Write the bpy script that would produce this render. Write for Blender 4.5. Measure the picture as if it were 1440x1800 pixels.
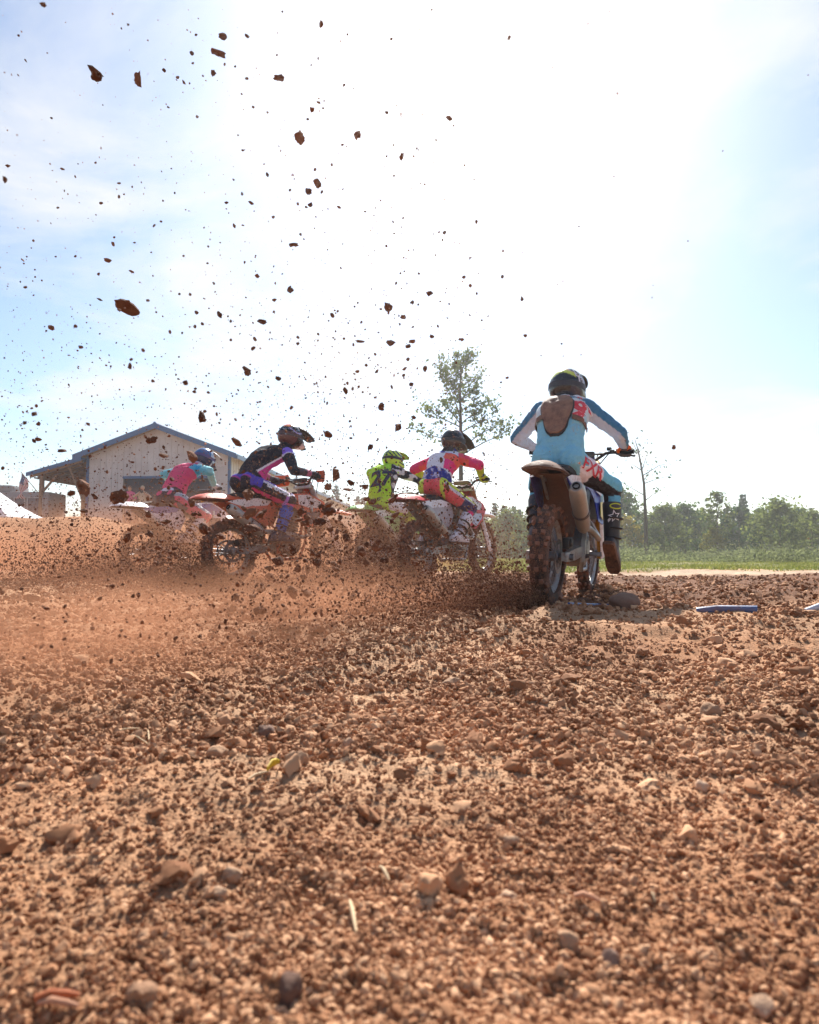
import bpy, bmesh, math, random
import numpy as np
from mathutils import Vector, Matrix, Euler
from mathutils.bvhtree import BVHTree

R = math.radians
scene = bpy.context.scene
COL = scene.collection
for _o in list(bpy.data.objects):
    bpy.data.objects.remove(_o)

# ------------------------------------------------------------------ camera
CAM_H, PITCH, FPX = 0.37, R(3.2), 1150.0
cam_d = bpy.data.cameras.new('camera')
cam_d.sensor_fit = 'HORIZONTAL'
cam_d.sensor_width = 36.0
cam_d.lens = 36.0 * FPX / 1440.0
cam_d.clip_start, cam_d.clip_end = 0.02, 3000
cam_d.dof.use_dof = True
cam_d.dof.focus_distance = 4.6
cam_d.dof.aperture_fstop = 7.0
cam = bpy.data.objects.new('camera', cam_d)
cam.location = (0, 0, CAM_H)
cam.rotation_euler = (R(90) + PITCH, 0, 0)
COL.objects.link(cam)
scene.camera = cam

# ------------------------------------------------------------------ sun, sky, exposure
SUN_EL, SUN_AZ = R(41), R(5)            # azimuth measured from the view axis (+y) towards +x
sun_d = bpy.data.lights.new('sun', 'SUN')
sun_d.energy = 5.0
sun_d.angle = R(0.53)
sun_d.color = (1.0, 0.95, 0.87)
sun = bpy.data.objects.new('sun', sun_d)
COL.objects.link(sun)
sun_dir = Vector((math.sin(SUN_AZ) * math.cos(SUN_EL), math.cos(SUN_AZ) * math.cos(SUN_EL), math.sin(SUN_EL)))
sun.rotation_euler = (-sun_dir).to_track_quat('-Z', 'Y').to_euler()

world = bpy.data.worlds.new('World')
scene.world = world
world.use_nodes = True
wn, wl = world.node_tree.nodes, world.node_tree.links
wn.clear()
w_out = wn.new('ShaderNodeOutputWorld')
w_bg = wn.new('ShaderNodeBackground')
w_bg.inputs['Strength'].default_value = 0.072
sky = wn.new('ShaderNodeTexSky')
sky.sky_type = 'NISHITA'
sky.sun_disc = False
sky.sun_elevation = SUN_EL
sky.sun_rotation = SUN_AZ
sky.altitude = 200
sky.air_density = 1.0
sky.dust_density = 0.95
sky.ozone_density = 1.6
# clouds: sunlit water droplets, laid out on a flat layer high above
w_tc = wn.new('ShaderNodeTexCoord')
w_sep = wn.new('ShaderNodeSeparateXYZ')
wl.new(w_tc.outputs['Generated'], w_sep.inputs[0])
w_add = wn.new('ShaderNodeMath'); w_add.operation = 'ADD'; w_add.inputs[1].default_value = 0.16
wl.new(w_sep.outputs['Z'], w_add.inputs[0])
w_max = wn.new('ShaderNodeMath'); w_max.operation = 'MAXIMUM'; w_max.inputs[1].default_value = 0.05
wl.new(w_add.outputs[0], w_max.inputs[0])
w_dx = wn.new('ShaderNodeMath'); w_dx.operation = 'DIVIDE'
w_dy = wn.new('ShaderNodeMath'); w_dy.operation = 'DIVIDE'
wl.new(w_sep.outputs['X'], w_dx.inputs[0]); wl.new(w_max.outputs[0], w_dx.inputs[1])
wl.new(w_sep.outputs['Y'], w_dy.inputs[0]); wl.new(w_max.outputs[0], w_dy.inputs[1])
w_cmb = wn.new('ShaderNodeCombineXYZ')
wl.new(w_dx.outputs[0], w_cmb.inputs[0]); wl.new(w_dy.outputs[0], w_cmb.inputs[1])
w_cmb.inputs[2].default_value = 5.3
w_n = wn.new('ShaderNodeTexNoise')
w_n.inputs['Scale'].default_value = 1.6; w_n.inputs['Detail'].default_value = 8
w_n.inputs['Roughness'].default_value = 0.58; w_n.inputs['Distortion'].default_value = 0.35
wl.new(w_cmb.outputs[0], w_n.inputs['Vector'])
w_r = wn.new('ShaderNodeValToRGB')
w_r.color_ramp.elements[0].position = 0.49
w_r.color_ramp.elements[1].position = 0.70
wl.new(w_n.outputs['Fac'], w_r.inputs[0])
w_mul = wn.new('ShaderNodeMath'); w_mul.operation = 'MULTIPLY'; w_mul.inputs[1].default_value = 0.85
wl.new(w_r.outputs[0], w_mul.inputs[0])
w_mix = wn.new('ShaderNodeMixRGB')
w_mix.inputs[2].default_value = (6.4, 6.4, 6.4, 1)
wl.new(w_mul.outputs[0], w_mix.inputs[0])
w_tint = wn.new('ShaderNodeMixRGB'); w_tint.blend_type = 'MULTIPLY'; w_tint.inputs[0].default_value = 1.0
w_tint.inputs[2].default_value = (0.93, 0.995, 1.03, 1)
wl.new(sky.outputs[0], w_tint.inputs[1])
wl.new(w_tint.outputs[0], w_mix.inputs[1])
wl.new(w_mix.outputs[0], w_bg.inputs['Color'])
wl.new(w_bg.outputs[0], w_out.inputs['Surface'])

scene.view_settings.view_transform = 'Standard'
scene.view_settings.look = 'None'
scene.view_settings.exposure = 1.08
scene.view_settings.gamma = 1.0
scene.view_settings.use_curve_mapping = False
scene.cycles.max_bounces = 6
scene.cycles.diffuse_bounces = 3
scene.cycles.glossy_bounces = 2
scene.cycles.transmission_bounces = 3
scene.cycles.transparent_max_bounces = 6
scene.cycles.volume_bounces = 1
scene.cycles.volume_step_rate = 2.0
scene.cycles.use_denoising = True
scene.cycles.use_adaptive_sampling = True
scene.cycles.adaptive_threshold = 0.02

# ------------------------------------------------------------------ small tools
rng = np.random.default_rng(11)
random.seed(5)

def pix(px, py, depth):
    """world point at distance depth along +y, for a spot measured in the 1440x1800 photograph"""
    a, b = (px - 720) / FPX, (900 - py) / FPX
    d = np.array([a, math.cos(PITCH) - b * math.sin(PITCH), math.sin(PITCH) + b * math.cos(PITCH)])
    d = d * (depth / d[1])
    return Vector((d[0], d[1], d[2] + CAM_H))

def lin(h):
    h = h.lstrip('#')
    out = []
    for i in (0, 2, 4):
        c = int(h[i:i + 2], 16) / 255
        out.append(c / 12.92 if c <= 0.04045 else ((c + 0.055) / 1.055) ** 2.4)
    return tuple(out)

def _hash(ix, iy, iz):
    n = (ix.astype(np.int64) * 374761393 + iy.astype(np.int64) * 668265263 + iz.astype(np.int64) * 1440662683) & 0xffffffff
    n = ((n ^ (n >> 13)) * 1274126177) & 0xffffffff
    n = ((n ^ (n >> 15)) * 2246822519) & 0xffffffff
    return ((n ^ (n >> 16)) & 0xffffff) / float(0xffffff)

def vnoise(p):
    """value noise in -1..1 for an (n,3) array"""
    p = np.asarray(p, float)
    i = np.floor(p).astype(np.int64)
    f = p - i
    f = f * f * f * (f * (f * 6 - 15) + 10)
    x, y, z = i[:, 0], i[:, 1], i[:, 2]
    fx, fy, fz = f[:, 0], f[:, 1], f[:, 2]
    def c(a, b, d): return _hash(x + a, y + b, z + d)
    x00 = c(0, 0, 0) * (1 - fx) + c(1, 0, 0) * fx
    x10 = c(0, 1, 0) * (1 - fx) + c(1, 1, 0) * fx
    x01 = c(0, 0, 1) * (1 - fx) + c(1, 0, 1) * fx
    x11 = c(0, 1, 1) * (1 - fx) + c(1, 1, 1) * fx
    return ((x00 * (1 - fy) + x10 * fy) * (1 - fz) + (x01 * (1 - fy) + x11 * fy) * fz) * 2 - 1

def fbm(p, octaves=4, gain=0.5, lac=2.03):
    p = np.asarray(p, float)
    a, s, out = 1.0, 0.0, np.zeros(len(p))
    for k in range(octaves):
        out += a * vnoise(p + 17.3 * k)
        s += a
        a *= gain
        p = p * lac
    return out / s

def sstep(a, b, x):
    t = np.clip((np.asarray(x, float) - a) / (b - a), 0, 1)
    return t * t * (3 - 2 * t)

def tag(o, label=None, cat=None, group=None, kind=None):
    if label: o['label'] = label
    if cat: o['category'] = cat
    if group: o['group'] = group
    if kind: o['kind'] = kind
    return o

def empty(name, loc=(0, 0, 0), rot=(0, 0, 0), parent=None):
    o = bpy.data.objects.new(name, None)
    o.location = loc; o.rotation_euler = rot
    o.empty_display_size = 0.2
    COL.objects.link(o)
    if parent: o.parent = parent
    return o

def link(name, me, parent=None, loc=None, rot=None, scale=None):
    o = bpy.data.objects.new(name, me)
    COL.objects.link(o)
    if parent is not None: o.parent = parent
    if loc is not None: o.location = loc
    if rot is not None: o.rotation_euler = rot
    if scale is not None: o.scale = scale
    return o

def mesh_np(name, V, F, mat=None, smooth=True, sharp=None):
    """mesh from numpy: F is (n,3) or (n,4) or a list of polygons"""
    me = bpy.data.meshes.new(name)
    if isinstance(F, np.ndarray):
        k = F.shape[1]
        me.vertices.add(len(V)); me.vertices.foreach_set('co', np.asarray(V, np.float32).ravel())
        me.loops.add(F.size); me.loops.foreach_set('vertex_index', F.astype(np.int32).ravel())
        me.polygons.add(len(F)); me.polygons.foreach_set('loop_start', np.arange(0, F.size, k, dtype=np.int32))
        me.update(calc_edges=True)
    else:
        me.from_pydata([tuple(v) for v in V], [], F)
    me.polygons.foreach_set('use_smooth', np.full(len(me.polygons), smooth))
    if smooth and sharp: me.set_sharp_from_angle(angle=R(sharp))
    if mat: me.materials.append(mat)
    me.update()
    return me

class MB:
    """collects simple shapes and links them as one mesh"""
    def __init__(self):
        self.V, self.F = [], []
    def add(self, V, F):
        n = len(self.V)
        self.V += [tuple(map(float, v)) for v in V]
        self.F += [[i + n for i in f] for f in F]
        return self
    def box(self, c, s, rot=None, taper=1.0, bev=0.0):
        hx, hy, hz = s[0] / 2, s[1] / 2, s[2] / 2
        m = rot if rot is not None else Matrix.Identity(3)
        c = Vector(c)
        if bev <= 0:
            P = [(x * (taper if z > 0 else 1), y * (taper if z > 0 else 1), z) for z in (-hz, hz) for y in (-hy, hy) for x in (-hx, hx)]
            F = [(0, 2, 3, 1), (4, 5, 7, 6), (0, 1, 5, 4), (2, 6, 7, 3), (0, 4, 6, 2), (1, 3, 7, 5)]
        else:
            bm = bmesh.new(); bmesh.ops.create_cube(bm, size=1)
            for v in bm.verts:
                k = taper if v.co.z > 0 else 1
                v.co = Vector((v.co.x * s[0] * k, v.co.y * s[1] * k, v.co.z * s[2]))
            bmesh.ops.bevel(bm, geom=list(bm.edges), offset=bev, segments=2, affect='EDGES', profile=0.6)
            bm.verts.index_update()
            P = [tuple(v.co) for v in bm.verts]; F = [[v.index for v in f.verts] for f in bm.faces]; bm.free()
        return self.add([c + m @ Vector(p) for p in P], F)
    def tube(self, pts, rad, n=8, caps=True, flat=None):
        pts = [Vector(p) for p in pts]
        rad = [rad] * len(pts) if isinstance(rad, (int, float)) else rad
        V, F = [], []
        up = None
        for i, p in enumerate(pts):
            d = (pts[min(i + 1, len(pts) - 1)] - pts[max(i - 1, 0)]).normalized()
            if up is None:
                up = Vector((0, 0, 1)) if abs(d.z) < 0.9 else Vector((1, 0, 0))
            s = d.cross(up)
            s = s.normalized() if s.length > 1e-6 else d.orthogonal().normalized()
            up = s.cross(d).normalized()
            for k in range(n):
                a = 2 * math.pi * k / n
                ra = rad[i] * (flat or 1)
                V.append(p + s * (math.cos(a) * ra) + up * (math.sin(a) * rad[i]))
        for i in range(len(pts) - 1):
            for k in range(n):
                a, b = i * n + k, i * n + (k + 1) % n
                F.append((a, b, b + n, a + n))
        if caps:
            F.append(tuple(range(n - 1, -1, -1)))
            F.append(tuple((len(pts) - 1) * n + k for k in range(n)))
        return self.add(V, F)
    def loft(self, secs, caps=True):
        n = len(secs[0]); V = [p for s in secs for p in s]; F = []
        for i in range(len(secs) - 1):
            for k in range(n):
                a, b = i * n + k, i * n + (k + 1) % n
                F.append((a, b, b + n, a + n))
        if caps:
            F.append(tuple(range(n - 1, -1, -1)))
            F.append(tuple((len(secs) - 1) * n + k for k in range(n)))
        return self.add(V, F)
    def lathe(self, prof, n=32, axis='y', c=(0, 0, 0), closed=True):
        """prof: (offset along the axis, radius)"""
        V, F, m = [], [], len(prof)
        for i in range(n):
            a = 2 * math.pi * i / n
            for (t, r) in prof:
                q = {'y': (r * math.cos(a), t, r * math.sin(a)), 'z': (r * math.cos(a), r * math.sin(a), t), 'x': (t, r * math.cos(a), r * math.sin(a))}[axis]
                V.append((q[0] + c[0], q[1] + c[1], q[2] + c[2]))
        for i in range(n):
            j = (i + 1) % n
            for k in range(m if closed else m - 1):
                l = (k + 1) % m
                F.append((i * m + k, i * m + l, j * m + l, j * m + k))
        return self.add(V, F)
    def sheet(self, grid, th):
        """grid[i][j] of points (a curved plate) given thickness th downwards along its normal"""
        ni, nj = len(grid), len(grid[0])
        G = [[Vector(p) for p in row] for row in grid]
        V, F = [], []
        N = []
        for i in range(ni):
            for j in range(nj):
                a = G[min(i + 1, ni - 1)][j] - G[max(i - 1, 0)][j]
                b = G[i][min(j + 1, nj - 1)] - G[i][max(j - 1, 0)]
                v = a.cross(b)
                N.append(v.normalized() if v.length > 1e-9 else Vector((0, 0, 1)))
        for i in range(ni):
            for j in range(nj): V.append(G[i][j])
        for i in range(ni):
            for j in range(nj): V.append(G[i][j] - N[i * nj + j] * th)
        o = ni * nj
        for i in range(ni - 1):
            for j in range(nj - 1):
                a, b, c, d = i * nj + j, i * nj + j + 1, (i + 1) * nj + j + 1, (i + 1) * nj + j
                F.append((a, d, c, b)); F.append((o + a, o + b, o + c, o + d))
        rim = [(0, j) for j in range(nj)] + [(i, nj - 1) for i in range(1, ni)] + [(ni - 1, j) for j in range(nj - 2, -1, -1)] + [(i, 0) for i in range(ni - 2, 0, -1)]
        for k in range(len(rim)):
            a = rim[k][0] * nj + rim[k][1]; b = rim[(k + 1) % len(rim)][0] * nj + rim[(k + 1) % len(rim)][1]
            F.append((a, b, o + b, o + a))
        return self.add(V, F)
    def plate(self, poly, th, bev=0.003):
        """poly: list of (x,y,z) outline of a body panel; thickness th towards the y=0 plane"""
        s = -1 if sum(p[1] for p in poly) > 0 else 1
        n = len(poly)
        V = list(poly) + [(p[0], p[1] + s * th, p[2]) for p in poly]
        F = [list(range(n)), list(range(2 * n - 1, n - 1, -1))] + [[i, i + n, (i + 1) % n + n, (i + 1) % n] for i in range(n)]
        bm = bmesh.new()
        vs = [bm.verts.new(v) for v in V]
        for f in F: bm.faces.new([vs[i] for i in f])
        bmesh.ops.recalc_face_normals(bm, faces=bm.faces)
        if bev: bmesh.ops.bevel(bm, geom=list(bm.edges), offset=bev, segments=2, affect='EDGES')
        bmesh.ops.triangulate(bm, faces=[f for f in bm.faces if len(f.verts) > 4])
        bm.verts.index_update()
        P = [tuple(v.co) for v in bm.verts]; Q = [[v.index for v in f.verts] for f in bm.faces]; bm.free()
        return self.add(P, Q)
    def xform(self, m, start=0):
        for i in range(start, len(self.V)): self.V[i] = tuple(m @ Vector(self.V[i]))
        return self
    def mesh(self, name, mat=None, sharp=40, fix=True):
        me = bpy.data.meshes.new(name)
        me.from_pydata(self.V, [], self.F)
        if fix:
            bm = bmesh.new(); bm.from_mesh(me); bmesh.ops.recalc_face_normals(bm, faces=bm.faces); bm.to_mesh(me); bm.free()
        me.polygons.foreach_set('use_smooth', np.full(len(me.polygons), True))
        me.set_sharp_from_angle(angle=R(sharp))
        if mat: me.materials.append(mat)
        me.update()
        return me
    def build(self, name, mat, parent=None, sharp=40, **k):
        return link(name, self.mesh(name, mat, sharp), parent, **k)

def ell(c, ax, ay, az, n=14, m=9):
    """closed ellipsoid with axis vectors ax, ay, az"""
    c, ax, ay, az = Vector(c), Vector(ax), Vector(ay), Vector(az)
    V = [c + az]
    for i in range(1, m):
        t = math.pi * i / m
        for k in range(n):
            a = 2 * math.pi * k / n
            V.append(c + ax * (math.sin(t) * math.cos(a)) + ay * (math.sin(t) * math.sin(a)) + az * math.cos(t))
    V.append(c - az)
    F = [(0, 1 + k, 1 + (k + 1) % n) for k in range(n)]
    for i in range(m - 2):
        for k in range(n):
            a, b = 1 + i * n + k, 1 + i * n + (k + 1) % n
            F.append((a, a + n, b + n, b))
    L = len(V) - 1
    F += [(L, L - n + (k + 1) % n, L - n + k) for k in range(n)]
    return V, F

# ------------------------------------------------------------------ materials
def nodes(name):
    m = bpy.data.materials.new(name)
    m.use_nodes = True
    nt = m.node_tree
    return m, nt, nt.nodes['Principled BSDF']

def noise(nt, scale, detail=4, rough=0.55, vec=None):
    n = nt.nodes.new('ShaderNodeTexNoise')
    n.inputs['Scale'].default_value = scale; n.inputs['Detail'].default_value = detail; n.inputs['Roughness'].default_value = rough
    if vec is None:
        tc = nt.nodes.new('ShaderNodeTexCoord'); vec = tc.outputs['Object']
    nt.links.new(vec, n.inputs['Vector'])
    return n.outputs['Fac']

def ramp(nt, fac, stops):
    r = nt.nodes.new('ShaderNodeValToRGB')
    e = r.color_ramp.elements
    while len(e) < len(stops): e.new(0.5)
    for i, (p, c) in enumerate(stops):
        e[i].position = p
        e[i].color = (c, c, c, 1) if isinstance(c, (int, float)) else (*c, 1)
    nt.links.new(fac, r.inputs[0])
    return r.outputs[0]

def mixc(nt, fac, a, b, mode='MIX'):
    m = nt.nodes.new('ShaderNodeMixRGB'); m.blend_type = mode
    for s, v in ((m.inputs[0], fac), (m.inputs[1], a), (m.inputs[2], b)):
        if hasattr(v, 'is_linked'): nt.links.new(v, s)
        elif isinstance(v, (int, float)): s.default_value = v
        else: s.default_value = (*v[:3], 1)
    return m.outputs[0]

def bump(nt, b, height, strength, dist=0.01):
    n = nt.nodes.new('ShaderNodeBump')
    n.inputs['Strength'].default_value = strength; n.inputs['Distance'].default_value = dist
    nt.links.new(height, n.inputs['Height']); nt.links.new(n.outputs[0], b.inputs['Normal'])

MUD = (0.175, 0.078, 0.042)
def paint(name, col=None, rough=0.4, metal=0.0, bdist=0.004, mud=0.35, scale=14.0, attr=None, bumps=0.15, bscale=60, spec=0.5, coat=0.0, mudcol=MUD):
    """a surface of one colour (or of the mesh colours attr) under splashes of mud"""
    m, nt, b = nodes(name)
    if attr:
        a = nt.nodes.new('ShaderNodeVertexColor'); a.layer_name = attr
        base = a.outputs['Color']
    else:
        base = nt.nodes.new('ShaderNodeRGB'); base.outputs[0].default_value = (*col, 1); base = base.outputs[0]
    f1 = noise(nt, scale * 0.35, 3)
    f2 = noise(nt, scale * 3.2, 5, 0.65)
    s = mixc(nt, 0.5, f1, f2)
    msk = ramp(nt, s, [(0.64 - 0.28 * mud, 0.0), (0.80 - 0.28 * mud, 1.0)])
    tint = mixc(nt, f2, tuple(c * 0.75 for c in mudcol), tuple(min(1, c * 1.5) for c in mudcol))
    var = mixc(nt, 0.22, base, f2, 'OVERLAY')
    fac = nt.nodes.new('ShaderNodeMath'); fac.operation = 'MULTIPLY'; fac.inputs[1].default_value = min(0.92, 0.45 + mud * 0.6)
    nt.links.new(msk, fac.inputs[0])
    nt.links.new(mixc(nt, fac.outputs[0], var, tint), b.inputs['Base Color'])
    rr = ramp(nt, fac.outputs[0], [(0.0, rough), (0.9, 0.85)])
    nt.links.new(rr, b.inputs['Roughness'])
    if metal:
        mm = ramp(nt, fac.outputs[0], [(0.0, metal), (0.8, 0.0)])
        nt.links.new(mm, b.inputs['Metallic'])
    b.inputs['Specular IOR Level'].default_value = spec
    b.inputs['Coat Weight'].default_value = coat
    bump(nt, b, noise(nt, bscale, 4, 0.6), bumps, bdist)
    return m

def soil_mat(name, dark, mid, light, scale, bumps=0.6):
    m, nt, b = nodes(name)
    geo = nt.nodes.new('ShaderNodeNewGeometry')
    oi = nt.nodes.new('ShaderNodeObjectInfo')
    f = noise(nt, scale, 5, 0.6, geo.outputs['Position'])
    f2 = noise(nt, scale * 7, 3, 0.6, geo.outputs['Position'])
    s = mixc(nt, 0.4, f, f2)
    s = mixc(nt, 0.35, s, oi.outputs['Random'])
    damp = ramp(nt, noise(nt, 1.15, 3, .55, geo.outputs['Position']), [(.40, .78), (.58, 1.0)])
    nt.links.new(mixc(nt, 1.0, ramp(nt, s, [(0.28, dark), (0.5, mid), (0.74, light)]), damp, 'MULTIPLY'), b.inputs['Base Color'])
    b.inputs['Roughness'].default_value = 0.92
    b.inputs['Specular IOR Level'].default_value = 0.2
    bump(nt, b, f2, bumps, 0.004)
    return m
# ------------------------------------------------------------------ the ground
def H(x, y, fine=True):
    """height of the ground"""
    x = np.atleast_1d(np.asarray(x, float)); y = np.atleast_1d(np.asarray(y, float))
    z = np.zeros(len(x))
    # the field falls away gently beyond the track
    z -= 0.012 * np.clip(y - 11, 0, 90) * sstep(-14, 4, x)
    # long bank of dirt on the left, and the rise behind it
    z += 1.02 * np.exp(-((y - 13.4 - .10 * (x + 9)) / 1.9) ** 2) * sstep(-3.4, -6.6, x)
    z += 1.45 * sstep(15, 29, y) * sstep(-2, -9, x) 
    r = np.hypot(x, y)
    q = np.stack([x, y, np.zeros(len(x))], 1)
    near = sstep(60, 14, r)
    z += .035 * vnoise(q * .9 + 3.1) * near * sstep(.5, 2.2, r)
    z += (.032 * fbm(q * 3.1 + 9, 2) + .014 * fbm(q * 6.7 + 2, 2)) * near * sstep(.5, 2.6, r)
    # the furrow the nearest bike has dug, with its thrown up sides
    dl = (x - .85) * .906 - (y - 4.1) * .4226; al = (x - .85) * .4226 + (y - 4.1) * .906
    z += (.020 * np.exp(-((np.abs(dl + .02 * np.sin(al * 3)) - .13) / .06) ** 2) - .030 * np.exp(-(dl / .065) ** 2)) * sstep(-3.1, -2.2, al) * sstep(.1, -.1, al)
    # low ridge of loose earth with a scooped hole, right of the nearest bike
    z += .045 * np.exp(-((y - 3.35) / .35) ** 2) * sstep(.8, 1.6, x) * (1 + .5 * vnoise(q * 2.2))
    z -= .11 * np.exp(-((x - 1.92) / .26) ** 2 - ((y - 3.55) / .24) ** 2)
    z += .06 * np.exp(-((x - 2.45) / .35) ** 2 - ((y - 3.3) / .4) ** 2)
    if fine:
        k = sstep(40, 10, r)
        tilled = sstep(4.3, 5.0, y) * sstep(-.6, .7, x) * sstep(9.3, 8.6, y)
        z += (.011 + .028 * tilled) * fbm(q * 9 + 1.7, 3) * k
        rl = 1 - np.abs(vnoise(q * 17 + 8.8)) * 2
        z += (.006 + .012 * tilled) * rl * k
        z += .006 * fbm(q * 38 + 4.1, 3) * sstep(9, 3, r)
        # wheel ruts across the dusty part on the left
        z += .012 * np.sin((y * 1.0 + x * .22) * 19 + 3 * vnoise(q * .7)) * sstep(0, -1.2, x) * sstep(2.5, 3.5, y) * sstep(9, 6, y) * (.5 + .5 * vnoise(q * 1.3 + 5))
    return z
def H1(x, y): return float(H([x], [y])[0])

_T = .3 * 1.0035 ** np.arange(1150)
def ground_hit(px, py):
    """where the line of sight through a spot of the photograph meets the ground"""
    d = np.array((pix(px, py, 1.0) - Vector((0, 0, CAM_H)))[:])
    Q = d[None, :] * _T[:, None]
    z = H(Q[:, 0], Q[:, 1])
    k = np.nonzero(CAM_H + Q[:, 2] < z)[0]
    k = int(k[0]) if len(k) else len(_T) - 1
    return Vector((Q[k, 0], Q[k, 1], z[k]))

def build_ground():
    rr = [.06]
    while rr[-1] < 30: rr.append(rr[-1] * (1.0115 if rr[-1] > .35 else 1.06))
    while rr[-1] < 420: rr.append(rr[-1] * 1.045)
    rr = np.array(rr)
    a = list(np.linspace(-50, 50, 760))
    a = [-180 + k * 4 for k in range(0, 32)] + a + [54 + k * 4 for k in range(0, 32)]
    a = np.array(sorted(set([round(v, 4) for v in a if v < 180])))
    ar = np.radians(a)
    nr, na = len(rr), len(ar)
    X = np.outer(rr, np.sin(ar)).ravel(); Y = np.outer(rr, np.cos(ar)).ravel()
    Z = H(X, Y)
    V = np.stack([X, Y, Z], 1)
    V = np.vstack([V, [[0, 0, H1(0, 0)]]])
    i = np.arange(nr - 1)[:, None] * na; j = np.arange(na)[None, :]; j2 = (np.arange(na)[None, :] + 1) % na
    F = np.stack([(i + j).ravel(), (i + na + j).ravel(), (i + na + j2).ravel(), (i + j2).ravel()], 1)
    me = mesh_np('ground', V, F[:, ::-1] if False else F, None, True)
    # normals up
    if me.polygons[0].normal.z < 0: me.flip_normals()
    # what covers it: dirt, pale dust, grass
    q = np.stack([V[:, 0], V[:, 1], np.zeros(len(V))], 1)
    edge = 9.35 + .35 * vnoise(q * .35) + .12 * vnoise(q * 1.6)
    grass = sstep(edge + .75, edge + 1.5, V[:, 1]) * sstep(-3.5, -1.0, V[:, 0] - .05 * V[:, 1])
    grass = np.clip(grass * (1 + .5 * fbm(q * .9 + 2, 3)), 0, 1)
    strip = np.exp(-((V[:, 1] - edge - .25) / .55) ** 2)
    tilled = sstep(4.1, 5.0, V[:, 1] + .5 * vnoise(q * 1.1)) * sstep(-.9, .9, V[:, 0]) * (1 - sstep(edge - .35, edge, V[:, 1]))
    dry = .5 + .5 * fbm(q * 1.25 + 31, 4)
    dry = np.clip(dry + .42 * np.exp(-((V[:, 0] + .05) / .42) ** 2 - ((V[:, 1] - 1.5) / 1.2) ** 2) + .12 * sstep(-.3, -2, V[:, 0]) * sstep(3, 5, V[:, 1]), 0, 1)
    col = np.ones((len(V), 4), np.float32)
    col[:, 3] = tilled
    col[:, 0], col[:, 1], col[:, 2] = grass, np.clip(strip, 0, 1), np.clip(dry * (1 - .8 * tilled), 0, 1)
    at = me.color_attributes.new('cover', 'FLOAT_COLOR', 'POINT'); at.data.foreach_set('color', col.ravel())
    m, nt, b = nodes('soil')
    vc = nt.nodes.new('ShaderNodeVertexColor'); vc.layer_name = 'cover'
    sp = nt.nodes.new('ShaderNodeSeparateColor'); nt.links.new(vc.outputs[0], sp.inputs[0])
    f1, f2, f3 = noise(nt, 3.5, 5, .6), noise(nt, 34, 5, .65), noise(nt, 150, 3, .6)
    dirt = ramp(nt, mixc(nt, .5, f2, f1), [(.30, (.175, .070, .030)), (.5, (.29, .132, .062)), (.72, (.43, .225, .118))])
    dusty = ramp(nt, f2, [(.3, (.35, .195, .105)), (.7, (.55, .335, .20))])
    fd = nt.nodes.new('ShaderNodeMath'); fd.operation = 'MULTIPLY_ADD'; fd.inputs[1].default_value = .45
    nt.links.new(f3, fd.inputs[0]); nt.links.new(sp.outputs[2], fd.inputs[2])
    base = mixc(nt, ramp(nt, fd.outputs[0], [(.50, 0.0), (1.0, 1.0)]), dirt, dusty)
    tl = ramp(nt, f2, [(.3, (.125, .055, .030)), (.7, (.23, .115, .066))])
    base = mixc(nt, vc.outputs['Alpha'], base, tl)
    base = mixc(nt, sp.outputs[1], base, (.50, .36, .25))
    base = mixc(nt, 1.0, base, ramp(nt, noise(nt, 1.15, 3, .55), [(.40, .78), (.58, 1.0)]), 'MULTIPLY')
    gr = ramp(nt, mixc(nt, .5, f1, f2), [(.3, (.10, .115, .045)), (.5, (.19, .19, .08)), (.75, (.33, .29, .16))])
    nt.links.new(mixc(nt, sp.outputs[0], base, gr), b.inputs['Base Color'])
    b.inputs['Roughness'].default_value = .95; b.inputs['Specular IOR Level'].default_value = .15
    geo = nt.nodes.new('ShaderNodeNewGeometry')
    def cells(sc):
        v = nt.nodes.new('ShaderNodeTexVoronoi'); v.inputs['Scale'].default_value = sc; nt.links.new(geo.outputs['Position'], v.inputs['Vector'])
        return ramp(nt, v.outputs['Distance'], [(.05, 1.0), (.62, 0.0)])
    pebbly = mixc(nt, .4, mixc(nt, .5, cells(75), cells(170)), mixc(nt, .5, f2, f3))
    bump(nt, b, mixc(nt, sp.outputs[1], pebbly, f3), .6, .010)
    me.materials.append(m)
    return tag(link('ground', me), kind='structure')
build_ground()

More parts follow.
